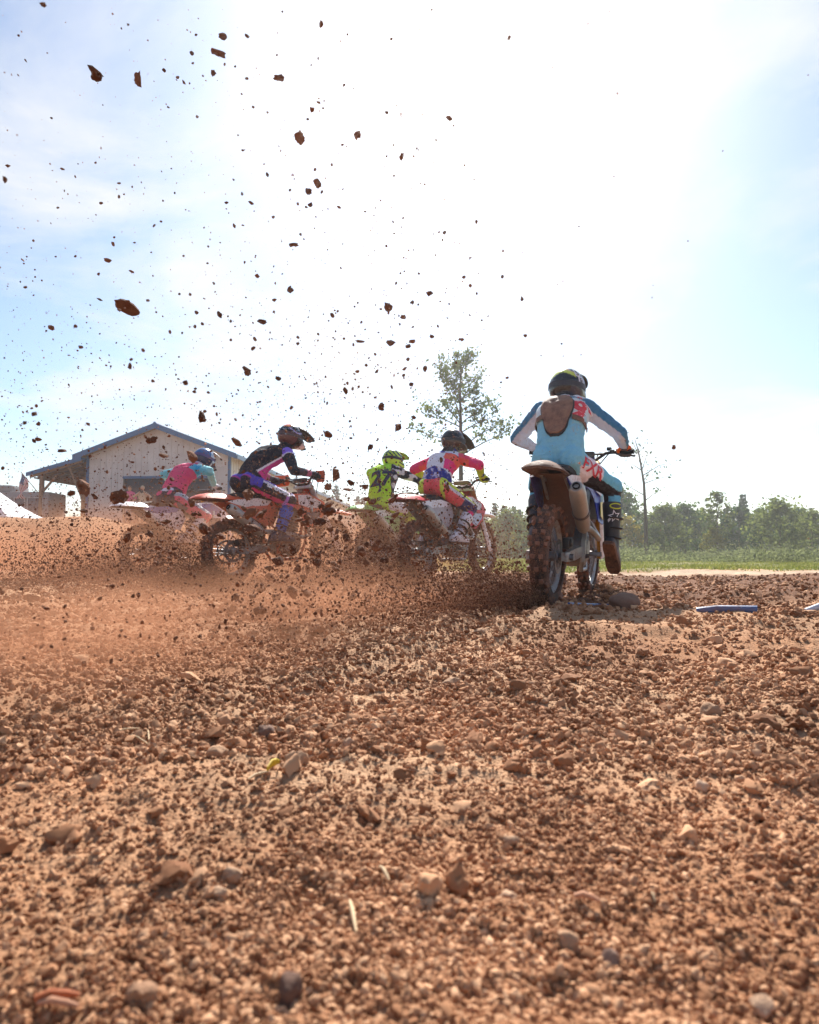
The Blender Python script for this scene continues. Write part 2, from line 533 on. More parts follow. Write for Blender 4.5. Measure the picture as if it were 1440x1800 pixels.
# loose crumbs: shapes shared by every clod in the scene
S_CLOD = soil_mat('clod_soil', (.17, .075, .038), (.27, .130, .070), (.37, .20, .118), 9)
S_CRUMB = soil_mat('crumb_soil', (.20, .081, .036), (.40, .193, .096), (.68, .405, .235), 2.6)
S_FLY = soil_mat('damp_soil', (.085, .034, .018), (.15, .062, .033), (.24, .11, .06), 22)
S_PALE = soil_mat('pale_stone', (.30, .155, .09), (.44, .26, .155), (.58, .385, .26), 26, .6)
S_ROCK = soil_mat('brown_rock', (.16, .09, .065), (.23, .14, .10), (.30, .19, .145), 8, .5)
def clod_mesh(name, seed, mat, sub=2, rough=.34, flat=1.0, jag=0.0, spiky=0.0):
    bm = bmesh.new(); bmesh.ops.create_icosphere(bm, subdivisions=sub, radius=1)
    P = np.array([v.co[:] for v in bm.verts])
    d = 1 + rough * fbm(P * 1.15 + seed * 7.7, 2) * 1.5 + rough * .55 * fbm(P * 2.9 + seed * 3.3, 2)
    if spiky: d += spiky * np.maximum(0, fbm(P * 2.2 + seed * 5.1, 2) - .1) * 2.2 - spiky * .6 * np.maximum(0, fbm(P * 3.1 + seed, 2) - .15)
    Q = P * d[:, None]
    # chop some faces flat, as broken earth is
    r_ = np.random.default_rng(seed)
    for _ in range(int(5 + jag)):
        n = r_.normal(size=3); n /= np.linalg.norm(n); c = r_.uniform(.55, .92)
        e = Q @ n - c; m = e > 0; Q[m] -= (e[m] * .82)[:, None] * n
    ext = np.abs(Q).max(0); Q = Q / ext
    Q[:, 2] *= flat
    for v, p in zip(bm.verts, Q): v.co = p
    me = bpy.data.meshes.new(name); bm.to_mesh(me); bm.free()
    me.polygons.foreach_set('use_smooth', np.full(len(me.polygons), True)); me.set_sharp_from_angle(angle=R(42))
    me.materials.append(mat); return me

def instancer(name, P, S, ROT, IDX, protos, mat=None, kind='stuff'):
    """many small pieces of one stuff, placed on points"""
    me = bpy.data.meshes.new(name); me.vertices.add(len(P)); me.vertices.foreach_set('co', np.asarray(P, np.float32).ravel())
    for nm, ty, arr, key in (('size', 'FLOAT_VECTOR', S, 'vector'), ('turn', 'FLOAT_VECTOR', ROT, 'vector'), ('pick', 'INT', IDX, 'value')):
        a = me.attributes.new(nm, ty, 'POINT'); a.data.foreach_set(key, np.asarray(arr, np.int32 if ty == 'INT' else np.float32).ravel())
    o = link(name, me)
    pc = bpy.data.collections.new(name + '_shapes')
    for k, p in enumerate(protos):
        po = bpy.data.objects.new('%s_shape.%03d' % (name, k), p); pc.objects.link(po)
    ng = bpy.data.node_groups.new(name, 'GeometryNodeTree')
    ng.interface.new_socket('Geometry', in_out='INPUT', socket_type='NodeSocketGeometry')
    ng.interface.new_socket('Geometry', in_out='OUTPUT', socket_type='NodeSocketGeometry')
    gi, go = ng.nodes.new('NodeGroupInput'), ng.nodes.new('NodeGroupOutput')
    ci = ng.nodes.new('GeometryNodeCollectionInfo'); ci.inputs['Collection'].default_value = pc
    ci.inputs['Separate Children'].default_value = True; ci.inputs['Reset Children'].default_value = True
    ip = ng.nodes.new('GeometryNodeInstanceOnPoints'); ip.inputs['Pick Instance'].default_value = True
    def attr(nm, ty):
        a = ng.nodes.new('GeometryNodeInputNamedAttribute'); a.data_type = ty; a.inputs['Name'].default_value = nm
        return a.outputs[0]
    er = ng.nodes.new('FunctionNodeEulerToRotation')
    ng.links.new(gi.outputs[0], ip.inputs['Points']); ng.links.new(ci.outputs[0], ip.inputs['Instance'])
    ng.links.new(attr('pick', 'INT'), ip.inputs['Instance Index']); ng.links.new(attr('turn', 'FLOAT_VECTOR'), er.inputs[0])
    ng.links.new(er.outputs[0], ip.inputs['Rotation']); ng.links.new(attr('size', 'FLOAT_VECTOR'), ip.inputs['Scale'])
    ng.links.new(ip.outputs[0], go.inputs[0])
    md = o.modifiers.new('scatter', 'NODES'); md.node_group = ng
    return tag(o, kind=kind)

def scatter_soil():
    protos = [clod_mesh('crumb_shape', 40 + k, S_CRUMB, 2, .5, .8, -3, .3) for k in range(12)]
    tot = []
    def band(n, r0, r1, s0, s1, half=46, power=2.6, dens=None):
        r = r0 * (r1 / r0) ** rng.random(n); a = np.radians(rng.uniform(-half, half, n))
        x, y = r * np.sin(a), r * np.cos(a)
        s = s0 * (1 + (s1 / s0 - 1) * rng.random(n) ** power)
        # they gather in drifts
        k = .5 + .5 * fbm(np.stack([x * 2.1, y * 2.1, np.zeros(n)], 1) + 70, 3) + .25 * vnoise(np.stack([x * 9, y * 9, np.zeros(n)], 1))
        keep = rng.random(n) < np.clip(.42 + 1.5 * (k - .32), .34, 1)
        tot.append(np.stack([x, y, s], 1)[keep])
    band(190000, .36, 1.6, .0009, .0064, power=4.0)
    band(160000, 1.2, 4.2, .0018, .0125, power=4.8)
    band(85000, 3.6, 10.5, .0045, .026, power=4.2, half=44)
    A = np.vstack(tot)
    z = H(A[:, 0], A[:, 1])
    inhole = (A[:, 1] > 9.2)
    A, z = A[~inhole], z[~inhole]
    n = len(A)
    S = A[:, 2:3] * rng.uniform(.7, 1.25, (n, 3))
    ROT = rng.uniform(0, 6.28, (n, 3)); ROT[:, :2] *= .16
    P = np.stack([A[:, 0], A[:, 1], z + A[:, 2] * .30], 1)
    instancer('loose_soil', P, S, ROT, rng.integers(0, len(protos), n), protos)
    return n
scatter_soil()
# ------------------------------------------------------------------ motorcycles
M_RUBBER = paint('rubber', lin('221d1a'), 0.8, mud=0.85, scale=30, bumps=0.5, mudcol=(0.15, 0.07, 0.043))
M_KNOB = paint('tread_rubber', lin('2a2220'), 0.8, mud=1.15, scale=18, bumps=0.5, mudcol=(0.25, 0.12, 0.075))
M_ALU = paint('aluminium', lin('b9b9b8'), 0.38, 0.85, mud=0.4, scale=20)
M_ALU_MUD = paint('muddy_aluminium', lin('a8a8a6'), 0.45, 0.8, mud=0.6, scale=16)
M_STEEL = paint('steel', lin('7d7d80'), 0.4, 0.9, mud=0.45, scale=20)
M_BLACK = paint('black_plastic', lin('17171a'), 0.5, mud=0.35)
M_GOLD = paint('gold_tube', lin('b58a3c'), 0.35, 0.6, mud=0.3)
M_CHAIN = paint('chain_steel', lin('4a4038'), 0.5, 0.7, mud=0.6, scale=30)
M_MUFF = paint('muffler_metal', lin('aca69f'), 0.42, 0.5, mud=0.40, scale=9, mudcol=(0.36, 0.22, 0.13))
M_DARKHOLE = paint('exhaust_black', (0.008, 0.008, 0.008), 0.9, mud=0.0)  # even near-black over the whole exhaust tip, rim and inside
M_FENDER_MUD = paint('mud_caked_plastic', lin('8f7668'), 0.65, mud=1.15, scale=9, bumps=0.7, bscale=70, mudcol=(.13, .06, .036))
M_GUM = paint('seat_rubber', lin('1c1c20'), 0.75, mud=0.3)

_shared = {}
def wheel_meshes(front):
    """tyre, knob, rim, spoke, hub, disc meshes about their own axle, shared by all the bikes"""
    k = 'F' if front else 'R'
    if k in _shared: return _shared[k]
    Ro = 0.345 if front else 0.338
    w = 0.046 if front else 0.058
    rr = 0.266 if front else 0.240
    d = {}
    body = Ro - 0.014
    prof = []
    for i in range(13):
        a = math.pi * (i / 12) * 1.16 - math.pi * 0.08
        prof.append((-w * math.cos(a), rr + 0.006 + (body - rr - 0.006) * max(0, math.sin(a)) ** 0.62 if math.sin(a) > 0 else rr))
    d['tyre'] = MB().lathe(prof, 64).mesh('tyre', M_RUBBER, 50)
    # tread blocks: rows across the tyre
    def knob(row, wide):
        mb = MB()
        mb.box((0, 0, 0), (0.030 if not front else 0.026, wide, 0.030), bev=0.003, taper=0.86)
        return mb.mesh('knob', M_KNOB, 40)
    d['knob_mid'], d['knob_side'] = knob(0, 0.030 if not front else 0.022), knob(1, 0.024 if not front else 0.018)
    pl = []
    nrow = 26 if not front else 30
    for i in range(nrow):
        a = 2 * math.pi * i / nrow
        half = math.pi / nrow
        if i % 2 == 0:
            pl.append(('knob_mid', a, 0.0, 0.0))
            for s in (-1, 1): pl.append(('knob_side', a, s * w * 0.80, s * 0.55))
        else:
            for s in (-1, 1): pl.append(('knob_mid', a, s * w * 0.42, s * 0.22))
            for s in (-1, 1): pl.append(('knob_side', a + half * 0.9, s * w * 0.92, s * 0.85))
    d['knobs'] = []
    for (n, a, y, tl) in pl:
        r = Ro - 0.016 - (abs(y) / w) ** 2.4 * (0.020 if not front else 0.016)
        rot = Matrix.Rotation(math.pi / 2 - a, 3, 'Y') @ Matrix.Rotation(-tl, 3, 'X')
        d['knobs'].append((n, (r * math.cos(a), y, r * math.sin(a)), rot.to_euler()))
    rw = w * 0.62
    d['rim'] = MB().lathe([(-rw, rr + .010), (-rw, rr - .004), (-rw * .7, rr - .012), (-rw * .35, rr - .024), (rw * .35, rr - .024), (rw * .7, rr - .012), (rw, rr - .004), (rw, rr + .010), (0, rr - .006)], 64).mesh('rim', M_ALU_MUD, 35)
    hr = 0.022 if front else 0.032
    hb = MB().lathe([(-.07, .012), (-.07, hr + .012), (-.055, hr + .014), (-.048, hr), (.048, hr), (.055, hr + .014), (.07, hr + .012), (.07, .012)], 24)
    hb.tube([(0, -.12, 0), (0, .12, 0)], .012, 10)
    d['hub'] = hb.mesh('hub', M_STEEL, 35)
    sp = []
    for i in range(36):
        a = 2 * math.pi * i / 36
        s = 1 if i % 2 else -1
        a2 = a + (0.42 if (i // 2) % 2 else -0.42)
        sp.append(((hr + .012) * math.cos(a2), s * .05, (hr + .012) * math.sin(a2), (rr - .02) * math.cos(a), s * .006, (rr - .02) * math.sin(a)))
    d['spokes'] = sp
    d['spoke'] = MB().tube([(0, 0, -.5), (0, 0, .5)], 0.0026, 5).mesh('spoke', M_STEEL)
    dr = 0.125 if front else 0.112
    db = MB()
    db.lathe([(-.002, dr - .032), (-.002, dr), (.002, dr), (.002, dr - .032)], 40)
    for i in range(6):
        a = 2 * math.pi * i / 6
        db.tube([(.03 * math.cos(a), 0, .03 * math.sin(a)), ((dr - .028) * math.cos(a + .35), 0, (dr - .028) * math.sin(a + .35))], .005, 5)
    d['disc'] = db.mesh('brake_disc', M_STEEL, 35)
    _shared[k] = d
    return d

def put_wheel(root, front, pos, detail):
    d = wheel_meshes(front)
    t = link('tyre', d['tyre'], root, pos)
    if detail:
        for (n, p, r) in d['knobs']: link('knob', d[n], t, p, r)
    else:
        key = 'FK' if front else 'RK'
        if key not in _shared:
            mb = MB()
            for (n, p, r) in d['knobs']:
                me = d[n]; m = r.to_matrix()
                mb.box(p, (0.028, 0.028 if not front else .02, 0.030), m, taper=0.86)
            _shared[key] = mb.mesh('tread', M_KNOB, 30)
        tag(link('tread', _shared[key], t), kind='stuff')
    rim = link('rim', d['rim'], root, pos)
    link('hub', d['hub'], rim)
    for (ax, ay, az, bx, by, bz) in d['spokes']:
        a, b = Vector((ax, ay, az)), Vector((bx, by, bz))
        q = (b - a).to_track_quat('Z', 'Y')
        link('spoke', d['spoke'], rim, (a + b) / 2, q.to_euler(), (1, 1, (b - a).length))
    link('brake_disc', d['disc'], rim, (0, -.062 if not front else .062, 0))
    return t

def arch(x, z, w, drop, n=9, lip=0.0):
    """one cross-section of a mudguard"""
    out = []
    for j in range(n):
        u = -1 + 2 * j / (n - 1)
        out.append((x + lip * u * u, w * u, z - drop * abs(u) ** 2.6))
    return out

def motorcycle(label, x, y, heading, c, roll=0, pitch=0, detail=False, z=0.0, guards=None, fender_mud=False, steer=0, silencer_side=-1):
    root = empty('dirt_bike', (x, y, z), (R(roll), R(pitch), R(90 - heading)))
    tag(root, label, 'dirt bike', 'dirt bikes racing off the start')
    P = {k: paint(k + '_plastic', lin(v), 0.32, mud=(0.55 if detail else 0.5), scale=10, coat=0.2) for k, v in c.items()}
    body, trim, plate_m = P['body'], P['trim'], P['plate']
    put_wheel(root, False, (0, 0, 0.338), detail)
    put_wheel(root, True, (1.475, 0, 0.345), detail)
    # swingarm, chain, sprocket
    sa = MB()
    for s in (-1, 1):
        sa.loft([[(px, s * (yc + hw * a), zc + hh * b) for a, b in ((-1, -1), (1, -1), (1, 1), (-1, 1))] for (px, zc, yc, hw, hh) in
                 ((-.05, .338, .105, .014, .026), (.05, .338, .105, .015, .030), (.30, .352, .10, .016, .040), (.56, .375, .10, .018, .034))])
        sa.box((-.02, s * .125, .338), (.085, .022, .062), bev=.006)
    sa.box((.36, 0, .36), (.06, .19, .07), bev=.01)
    so = sa.build('swingarm', M_ALU_MUD, root)
    MB().lathe([(-.02, .006), (-.02, .022), (.015, .022), (.015, .006)], 12, 'y', (0, -.14, .338)).build('axle_nut', M_STEEL, so)
    ck = MB().box((.05, -.105, .425), (.10, .045, .075), bev=.012).box((.05, -.13, .43), (.06, .02, .05), bev=.006)
    ck.build('brake_caliper', M_BLACK, root)
    MB().lathe([(.055, .10), (.055, .118), (.062, .118), (.062, .10)], 40, 'y', (0, 0, .338)).build('sprocket', M_STEEL, root)
    ch = MB()
    ch.tube([(.0, .06, .455), (.30, .06, .43), (.58, .06, .40)], .008, 6); ch.tube([(.0, .06, .222), (.3, .06, .29), (.58, .06, .33)], .008, 6)
    ch.build('chain', M_CHAIN, root)
    # frame
    fr = MB()
    fr.tube([(1.015, 0, .98), (1.085, 0, .80)], .036, 12)
    for s in (-1, 1):
        fr.loft([[(px + dx, s * (yc + dy), zc + dz) for dx, dy, dz in ((-.02, -.013, -.035), (.02, -.013, .035), (.02, .013, .035), (-.02, .013, -.035))] for (px, yc, zc) in
                 ((1.03, .03, .90), (.86, .075, .86), (.68, .115, .76), (.57, .125, .60), (.54, .125, .45), (.545, .125, .33))])
        fr.tube([(.55, s * .12, .34), (.62, s * .095, .235), (.88, s * .08, .235), (1.0, s * .05, .42), (1.065, s * .015, .80)], .017, 8)
        fr.tube([(.66, s * .10, .80), (.35, s * .085, .83), (.02, s * .075, .86)], .012, 8)
        fr.tube([(.56, s * .11, .54), (.30, s * .09, .72), (.05, s * .075, .85)], .011, 8)
    fr.build('frame', P.get('frame', M_ALU_MUD), root)
    # engine
    en = MB()
    en.loft([[(cx + rx * math.cos(t), yy, cz + rz * math.sin(t)) for t in [2 * math.pi * k / 20 for k in range(20)]] for (yy, cx, cz, rx, rz) in
             ((-.115, .72, .40, .13, .10), (-.10, .72, .40, .17, .135), (0, .73, .40, .20, .15), (.09, .72, .40, .16, .13), (.105, .72, .40, .12, .10))])
    m = Matrix.Rotation(R(14), 3, 'Y')
    for k in range(6): en.box(Vector((.80, 0, .53)) + m @ Vector((0, 0, .028 * k)), (.15 if k % 2 else .135, .15 if k % 2 else .135, .016), m, bev=.003)
    en.box((.855, 0, .735), (.14, .13, .08), m, bev=.02)
    eo = en.build('engine', M_STEEL, root)
    MB().lathe([(-.012, .001), (-.012, .062), (.006, .075), (.02, .075), (.02, .001)], 28, 'y', (.66, -.125, .39), closed=False).build('clutch_cover', P.get('cover', M_ALU_MUD), eo)
    # exhaust
    s = silencer_side
    MB().tube([(.95, s * .03, .68), (1.02, s * .07, .60), (.99, s * .14, .50), (.86, s * .175, .47), (.68, s * .175, .50), (.48, s * .165, .535), (.27, s * .155, .535)], [.02, .021, .021, .022, .023, .024, .026], 12).build('exhaust_pipe', M_MUFF, root)
    a, b = Vector((.30, s * .165, .52)), Vector((-.13, s * .185, .775))
    dr = (b - a).normalized(); up = Vector((0, s, 0)).cross(dr).normalized(); sd = Vector((0, s, 0)) - dr * dr.y * s
    sd.normalize()
    secs = []
    for (t, r) in ((0, .026), (.06, .040), (.14, .048), (.5, .051), (.86, .053), (.93, .050), (1.0, .041), (1.02, .034)):
        q = a.lerp(b, t)
        secs.append([q + up * (r * 1.12 * math.cos(k * math.pi / 10)) + sd * (r * math.sin(k * math.pi / 10)) for k in range(20)])
    si = MB().loft(secs).build('silencer', M_MUFF, root, sharp=30)
    ec = MB(); q = a.lerp(b, 1.0)
    ec.loft([[q + dr * o + up * (r * math.cos(k * math.pi / 10)) + sd * (r * math.sin(k * math.pi / 10)) for k in range(20)] for (o, r) in ((-.02, .024), (.022, .024), (.022, .018), (-.01, .017), (-.012, .001))])
    ec.build('exhaust_tip', M_DARKHOLE, si)
    MB().lathe([(-.004, .052), (-.004, .0575), (.02, .0575), (.02, .052)], 24, 'z').xform(Matrix.Translation(a.lerp(b, .42)) @ dr.to_track_quat('Z', 'Y').to_matrix().to_4x4()).build('silencer_clamp', M_STEEL, si)
    # shock
    sh = MB()
    for k in range(9): sh.lathe([(-.006, .030), (-.006, .040), (.006, .040), (.006, .030)], 16, 'z', (.415 + k * .006, 0, .47 + k * .028))
    sh.tube([(.40, 0, .42), (.47, 0, .76)], .022, 10)
    sh.build('shock_absorber', M_BLACK, root)
    # inner mudguard + airbox
    g = []
    for (px, pz, w) in ((.02, .875, .085), (.16, .86, .10), (.27, .80, .11), (.33, .70, .115), (.36, .58, .11), (.37, .47, .09)):
        g.append([(px - .05 * (abs(u) ** 2), w * u, pz) for u in [-1 + 2 * j / 8 for j in range(9)]])
    MB().sheet(g, .006).build('inner_mudguard', M_FENDER_MUD, root)
    # rear fender
    g = [arch(px, pz, w, dp, 11) for (px, pz, w, dp) in ((.28, .885, .085, .03), (.15, .900, .098, .04), (.02, .915, .110, .055), (-.12, .925, .118, .062), (-.26, .922, .118, .055), (-.35, .905, .108, .040), (-.405, .885, .085, .022), (-.42, .872, .045, .008))]
    rf = MB().sheet(g, .007).build('rear_fender', M_FENDER_MUD if fender_mud else body, root)
    g2 = [[(q[0], q[1] * .97, q[2] - .0085) for q in row] for row in g]
    MB().sheet(g2, .004).build('fender_underside', M_FENDER_MUD if fender_mud else P['under'], rf)
    # seat
    sec = []
    for (px, zt, w, h) in ((-.02, .925, .075, .02), (.08, .945, .10, .05), (.25, .945, .115, .085), (.45, .935, .105, .10), (.65, .930, .088, .11), (.80, .945, .075, .10), (.88, .955, .05, .07)):
        sec.append([(px, w * cu, zt - h + h * cz) for cu, cz in ((-1, 0), (-1, .55), (-.86, .86), (-.5, .99), (0, 1.02), (.5, .99), (.86, .86), (1, .55), (1, 0))])
    MB().loft(sec).build('seat', P.get('seat', M_GUM), root, sharp=50)
    # tank
    sec = []
    for (px, zt, w, h) in ((.72, .90, .075, .12), (.80, .945, .095, .18), (.92, .965, .10, .20), (1.0, .955, .075, .14)):
        sec.append([(px, w * cu, zt - h + h * cz) for cu, cz in ((-1, 0), (-1.05, .5), (-.85, .88), (0, 1), (.85, .88), (1.05, .5), (1, 0))])
    tk = MB().loft(sec).build('tank', P['tank'], root, sharp=50)
    MB().lathe([(0, .001), (0, .03), (.025, .03), (.03, .001)], 16, 'z', (.90, 0, .962), closed=False).build('fuel_cap', M_BLACK, tk)
    # body panels, both sides
    for s in (-1, 1):
        f = lambda pts: [(px, s * py, pz) for px, py, pz in pts]
        sp = MB().plate(f([(.03, .118, .865), (.30, .125, .885), (.50, .122, .86), (.555, .128, .74), (.47, .135, .60), (.34, .140, .60), (.12, .135, .72), (-.10, .120, .84)]), .008).build('side_panel', plate_m, root)
        MB().plate(f([(-.10, .124, .842), (.02, .123, .868), (.28, .130, .888), (.46, .128, .864), (.40, .131, .815), (.10, .128, .79)]), .003, .001).build('side_stripe', trim, sp)
        st = MB().plate(f([(.60, .10, .905), (.80, .115, .955), (1.00, .135, .965), (1.18, .185, .875), (1.235, .19, .80), (1.12, .20, .68), (.97, .185, .575), (.86, .17, .60), (.87, .14, .74), (.76, .12, .82), (.60, .105, .85)]), .008).build('radiator_shroud', body, root)
        MB().plate(f([(.84, .124, .945), (.99, .141, .950), (1.14, .182, .87), (1.10, .190, .80), (.96, .165, .80), (.84, .134, .84)]), .004, .001).build('shroud_decal', trim, st)
        MB().plate(f([(.92, .171, .75), (1.10, .197, .76), (1.09, .205, .70), (.97, .192, .61), (.90, .180, .64)]), .004, .001).build('shroud_decal', P['decal'], st)
        ra = MB().box((1.00, s * .125, .735), (.03, .105, .235), bev=.006)
        for k in range(7): ra.box((1.018, s * .125, .64 + k * .032), (.006, .09, .004))
        ra.build('radiator', M_ALU, root)
        pg = MB().tube([(.55, s * .13, .335), (.55, s * .165, .345)], .014, 8)
        pg.box((.55, s * .205, .352), (.05, .085, .022), bev=.005)
        for k in range(4): pg.box((.53 + .013 * k, s * .205, .367), (.005, .08, .012))
        pg.build('footpeg', M_STEEL, root)
        # fork leg
        ax = Vector((1.475, s * .098, .345)); tp = Vector((1.035, s * .105, 1.075)); kd = (tp - ax).normalized()
        off = Vector((-.03, 0, -.02))
        fk = MB().tube([ax + off * 0 + kd * -.03, ax + kd * .10, ax + kd * .36], [.024, .027, .026], 14)
        fk.tube([ax + kd * .34, tp], [.031, .030], 14)
        fk.box(ax, (.06, .05, .075), bev=.012)
        fo = fk.build('fork_leg', M_GOLD if c.get('fork') is None else P['fork'], root)
        fx = kd.cross(Vector((0, 1, 0)))
        gr = []
        for t in (-.02, .08, .2, .33, .38):
            gr.append([ax + kd * t + Vector((0, s * .034 * math.cos(al), 0)) + fx * ((.040 + .012 * (t < .1)) * math.sin(al)) for al in [R(-70) + R(140) * j / 6 for j in range(7)]])
        MB().sheet(gr, .004).build('fork_guard', P['guard'], fo)
    MB().box((1.03, 0, 1.045), (.07, .26, .035), bev=.01).box((1.085, 0, .835), (.075, .26, .04), bev=.01).build('triple_clamp', M_ALU, root)
    # front fender, number plate
    g = [arch(px, pz, w, dp, 9) for (px, pz, w, dp) in ((1.06, .735, .055, .02), (1.16, .775, .075, .035), (1.30, .805, .085, .045), (1.48, .812, .088, .045), (1.64, .795, .082, .035), (1.77, .765, .065, .02), (1.835, .742, .03, .006))]
    MB().sheet(g, .006).build('front_fender', P['ffender'], root)
    g = []
    for (pz, px, w) in ((.86, 1.215, .065), (.92, 1.20, .095), (1.0, 1.17, .105), (1.08, 1.135, .10), (1.13, 1.11, .075)):
        g.append([(px - .06 * u * u, w * u, pz) for u in [-1 + 2 * j / 6 for j in range(7)]])
    MB().sheet(g, .006).build('front_number_plate', P['fplate'], root)
    # handlebar
    hb = MB().tube([(.905, -.40, 1.135), (.945, -.28, 1.140), (.985, -.185, 1.135), (1.03, -.10, 1.085), (1.035, 0, 1.08), (1.03, .10, 1.085), (.985, .185, 1.135), (.945, .28, 1.140), (.905, .40, 1.135)], .0125, 10)
    hb.tube([(.988, -.17, 1.128), (.988, .17, 1.128)], .008, 8)
    hb.box((1.03, -.05, 1.07), (.045, .03, .06), bev=.006).box((1.03, .05, 1.07), (.045, .03, .06), bev=.006)
    ho = hb.build('handlebar', M_BLACK, root)
    MB().box((.993, 0, 1.125), (.045, .20, .05), bev=.014).build('bar_pad', P['pad'], ho)
    for s in (-1, 1):
        u = (Vector((.905, s * .40, 1.135)) - Vector((.945, s * .28, 1.14))).normalized()
        q = Vector((.945, s * .28, 1.14))
        MB().tube([q, q + u * .118, q + u * .125], [.018, .0175, .020], 10).tube([q - u * .006, q + u * .004], .026, 10).build('grip', M_GUM, ho)
        MB().box(q - u * .045, (.045, .035, .03), bev=.006).tube([q - u * .03 + Vector((.035, 0, -.005)), q + u * .02 + Vector((.07, 0, -.012)), q + u * .13 + Vector((.062, 0, -.025))], [.007, .006, .0075], 7).box(q - u * .075 + Vector((.02, 0, .025)), (.04, .035, .025), bev=.005).build('brake_lever' if s < 0 else 'clutch_lever', M_BLACK, ho)
        if guards:
            gr = []
            for (dz, k) in ((-.06, .9), (-.02, 1.06), (.03, 1.06), (.07, .82)):
                gr.append([q + u * (.05 + .105 * k * uu) + Vector((.105 - .04 * uu * uu, 0, dz + .005)) for uu in [-1 + 2 * j / 6 for j in range(7)]])
            MB().sheet(gr, .005).build('hand_guard', guards, ho)
    cb = MB()
    cb.tube([(.96, -.21, 1.135), (1.10, -.20, 1.16), (1.16, -.10, 1.05), (1.15, -.06, .8), (1.25, .10, .6), (1.44, .12, .42)], .005, 6)
    cb.tube([(.96, .21, 1.135), (1.09, .17, 1.17), (1.13, .08, 1.08), (1.0, .06, .85), (.80, .10, .55)], .005, 6)
    cb.tube([(.965, -.23, 1.13), (1.08, -.12, 1.15), (1.10, -.05, 1.02), (.95, -.05, .85)], .005, 6)
    cb.build('control_cable', M_BLACK, root)
    return root
# ------------------------------------------------------------------ people
def unit(v):
    v = Vector(v); return v.normalized() if v.length > 1e-9 else v

def ik(a, b, l1, l2, pole):
    """middle joint between a and b with bone lengths l1, l2, bent towards pole"""
    a, b = Vector(a), Vector(b)
    d = b - a; L = d.length
    if L > (l1 + l2) * .998:
        b = a + d.normalized() * (l1 + l2) * .998; d = b - a; L = d.length
    x = (l1 * l1 - l2 * l2 + L * L) / (2 * L)
    h = math.sqrt(max(0, l1 * l1 - x * x))
    n = d.normalized(); p = Vector(pole); p = p - n * p.dot(n)
    return a + n * x + unit(p) * h, b

M_CLOTH = None
def cloth_mat():
    global M_CLOTH
    if M_CLOTH: return M_CLOTH
    M_CLOTH = paint('riding_gear', None, 0.78, mud=0.30, scale=13, attr='Col', bumps=0.9, bscale=20, bdist=.03, spec=0.25, mudcol=(0.30, 0.15, 0.085))
    return M_CLOTH
M_SHELL = paint('helmet_shell', None, 0.25, mud=0.16, scale=16, attr='Col', coat=0.35, bumps=0.05)
M_LENS = paint('goggle_lens', lin('1c2a3c'), 0.08, mud=0.1)
M_BOOT = paint('boot_plastic', None, 0.45, mud=0.45, scale=12, attr='Col', bumps=0.2)
M_SOLE = paint('boot_sole', lin('3a2a22'), 0.85, mud=0.9, scale=10, bumps=0.5)

def set_col(me, cols, name='Col'):
    a = me.color_attributes.new(name, 'FLOAT_COLOR', 'POINT')
    c = np.ones((len(me.vertices), 4), np.float32); c[:, :3] = cols
    a.data.foreach_set('color', c.ravel())

def coords(me):
    a = np.empty(len(me.vertices) * 3, np.float32); me.vertices.foreach_get('co', a)
    return a.reshape(-1, 3).astype(float)

def seg_t(P, a, b):
    a, b = np.array(a), np.array(b); d = b - a
    t = np.clip(((P - a) @ d) / (d @ d), 0, 1)
    q = a + t[:, None] * d
    return t, np.linalg.norm(P - q, axis=1), P - q

def hand_prims(G, W, u, add, bend=1.0):
    """gloved hand closed round a bar at G; W wrist, u outwards along the bar"""
    G, W, u = Vector(G), Vector(W), unit(u)
    w = G - W; w = unit(w - u * w.dot(u)); n = unit(u.cross(w))
    if n.z < 0: n = -n
    K = G + n * .030 - w * .008
    add('palm', ('cap', W, W.lerp(K, .45), .026, .033))
    for i in range(4):
        o = u * ((i - 1.5) * .0215)
        l = (.92, 1.0, .97, .84)[i]
        k0 = K + o - w * .004
        k1 = G + o + w * (.033 * l) + n * (.016)
        k2 = G + o + w * (.026 * l) - n * (.026)
        k3 = G + o - w * .010 - n * (.031)
        add('finger', ('cap', W.lerp(K, .5) + o * .8, k0, .016, .0135))
        add('finger', ('cap', k0, k1, .0125, .0112)); add('finger', ('cap', k1, k2, .0112, .0102)); add('finger', ('cap', k2, k3, .0102, .009))
    t0 = W.lerp(K, .35) - u * .026
    t1 = G - u * .050 - w * .022 - n * .006
    t2 = G - u * .046 + w * .014 - n * .022
    add('thumb', ('cap', t0, t1, .0155, .0135)); add('thumb', ('cap', t1, t2, .013, .0105))

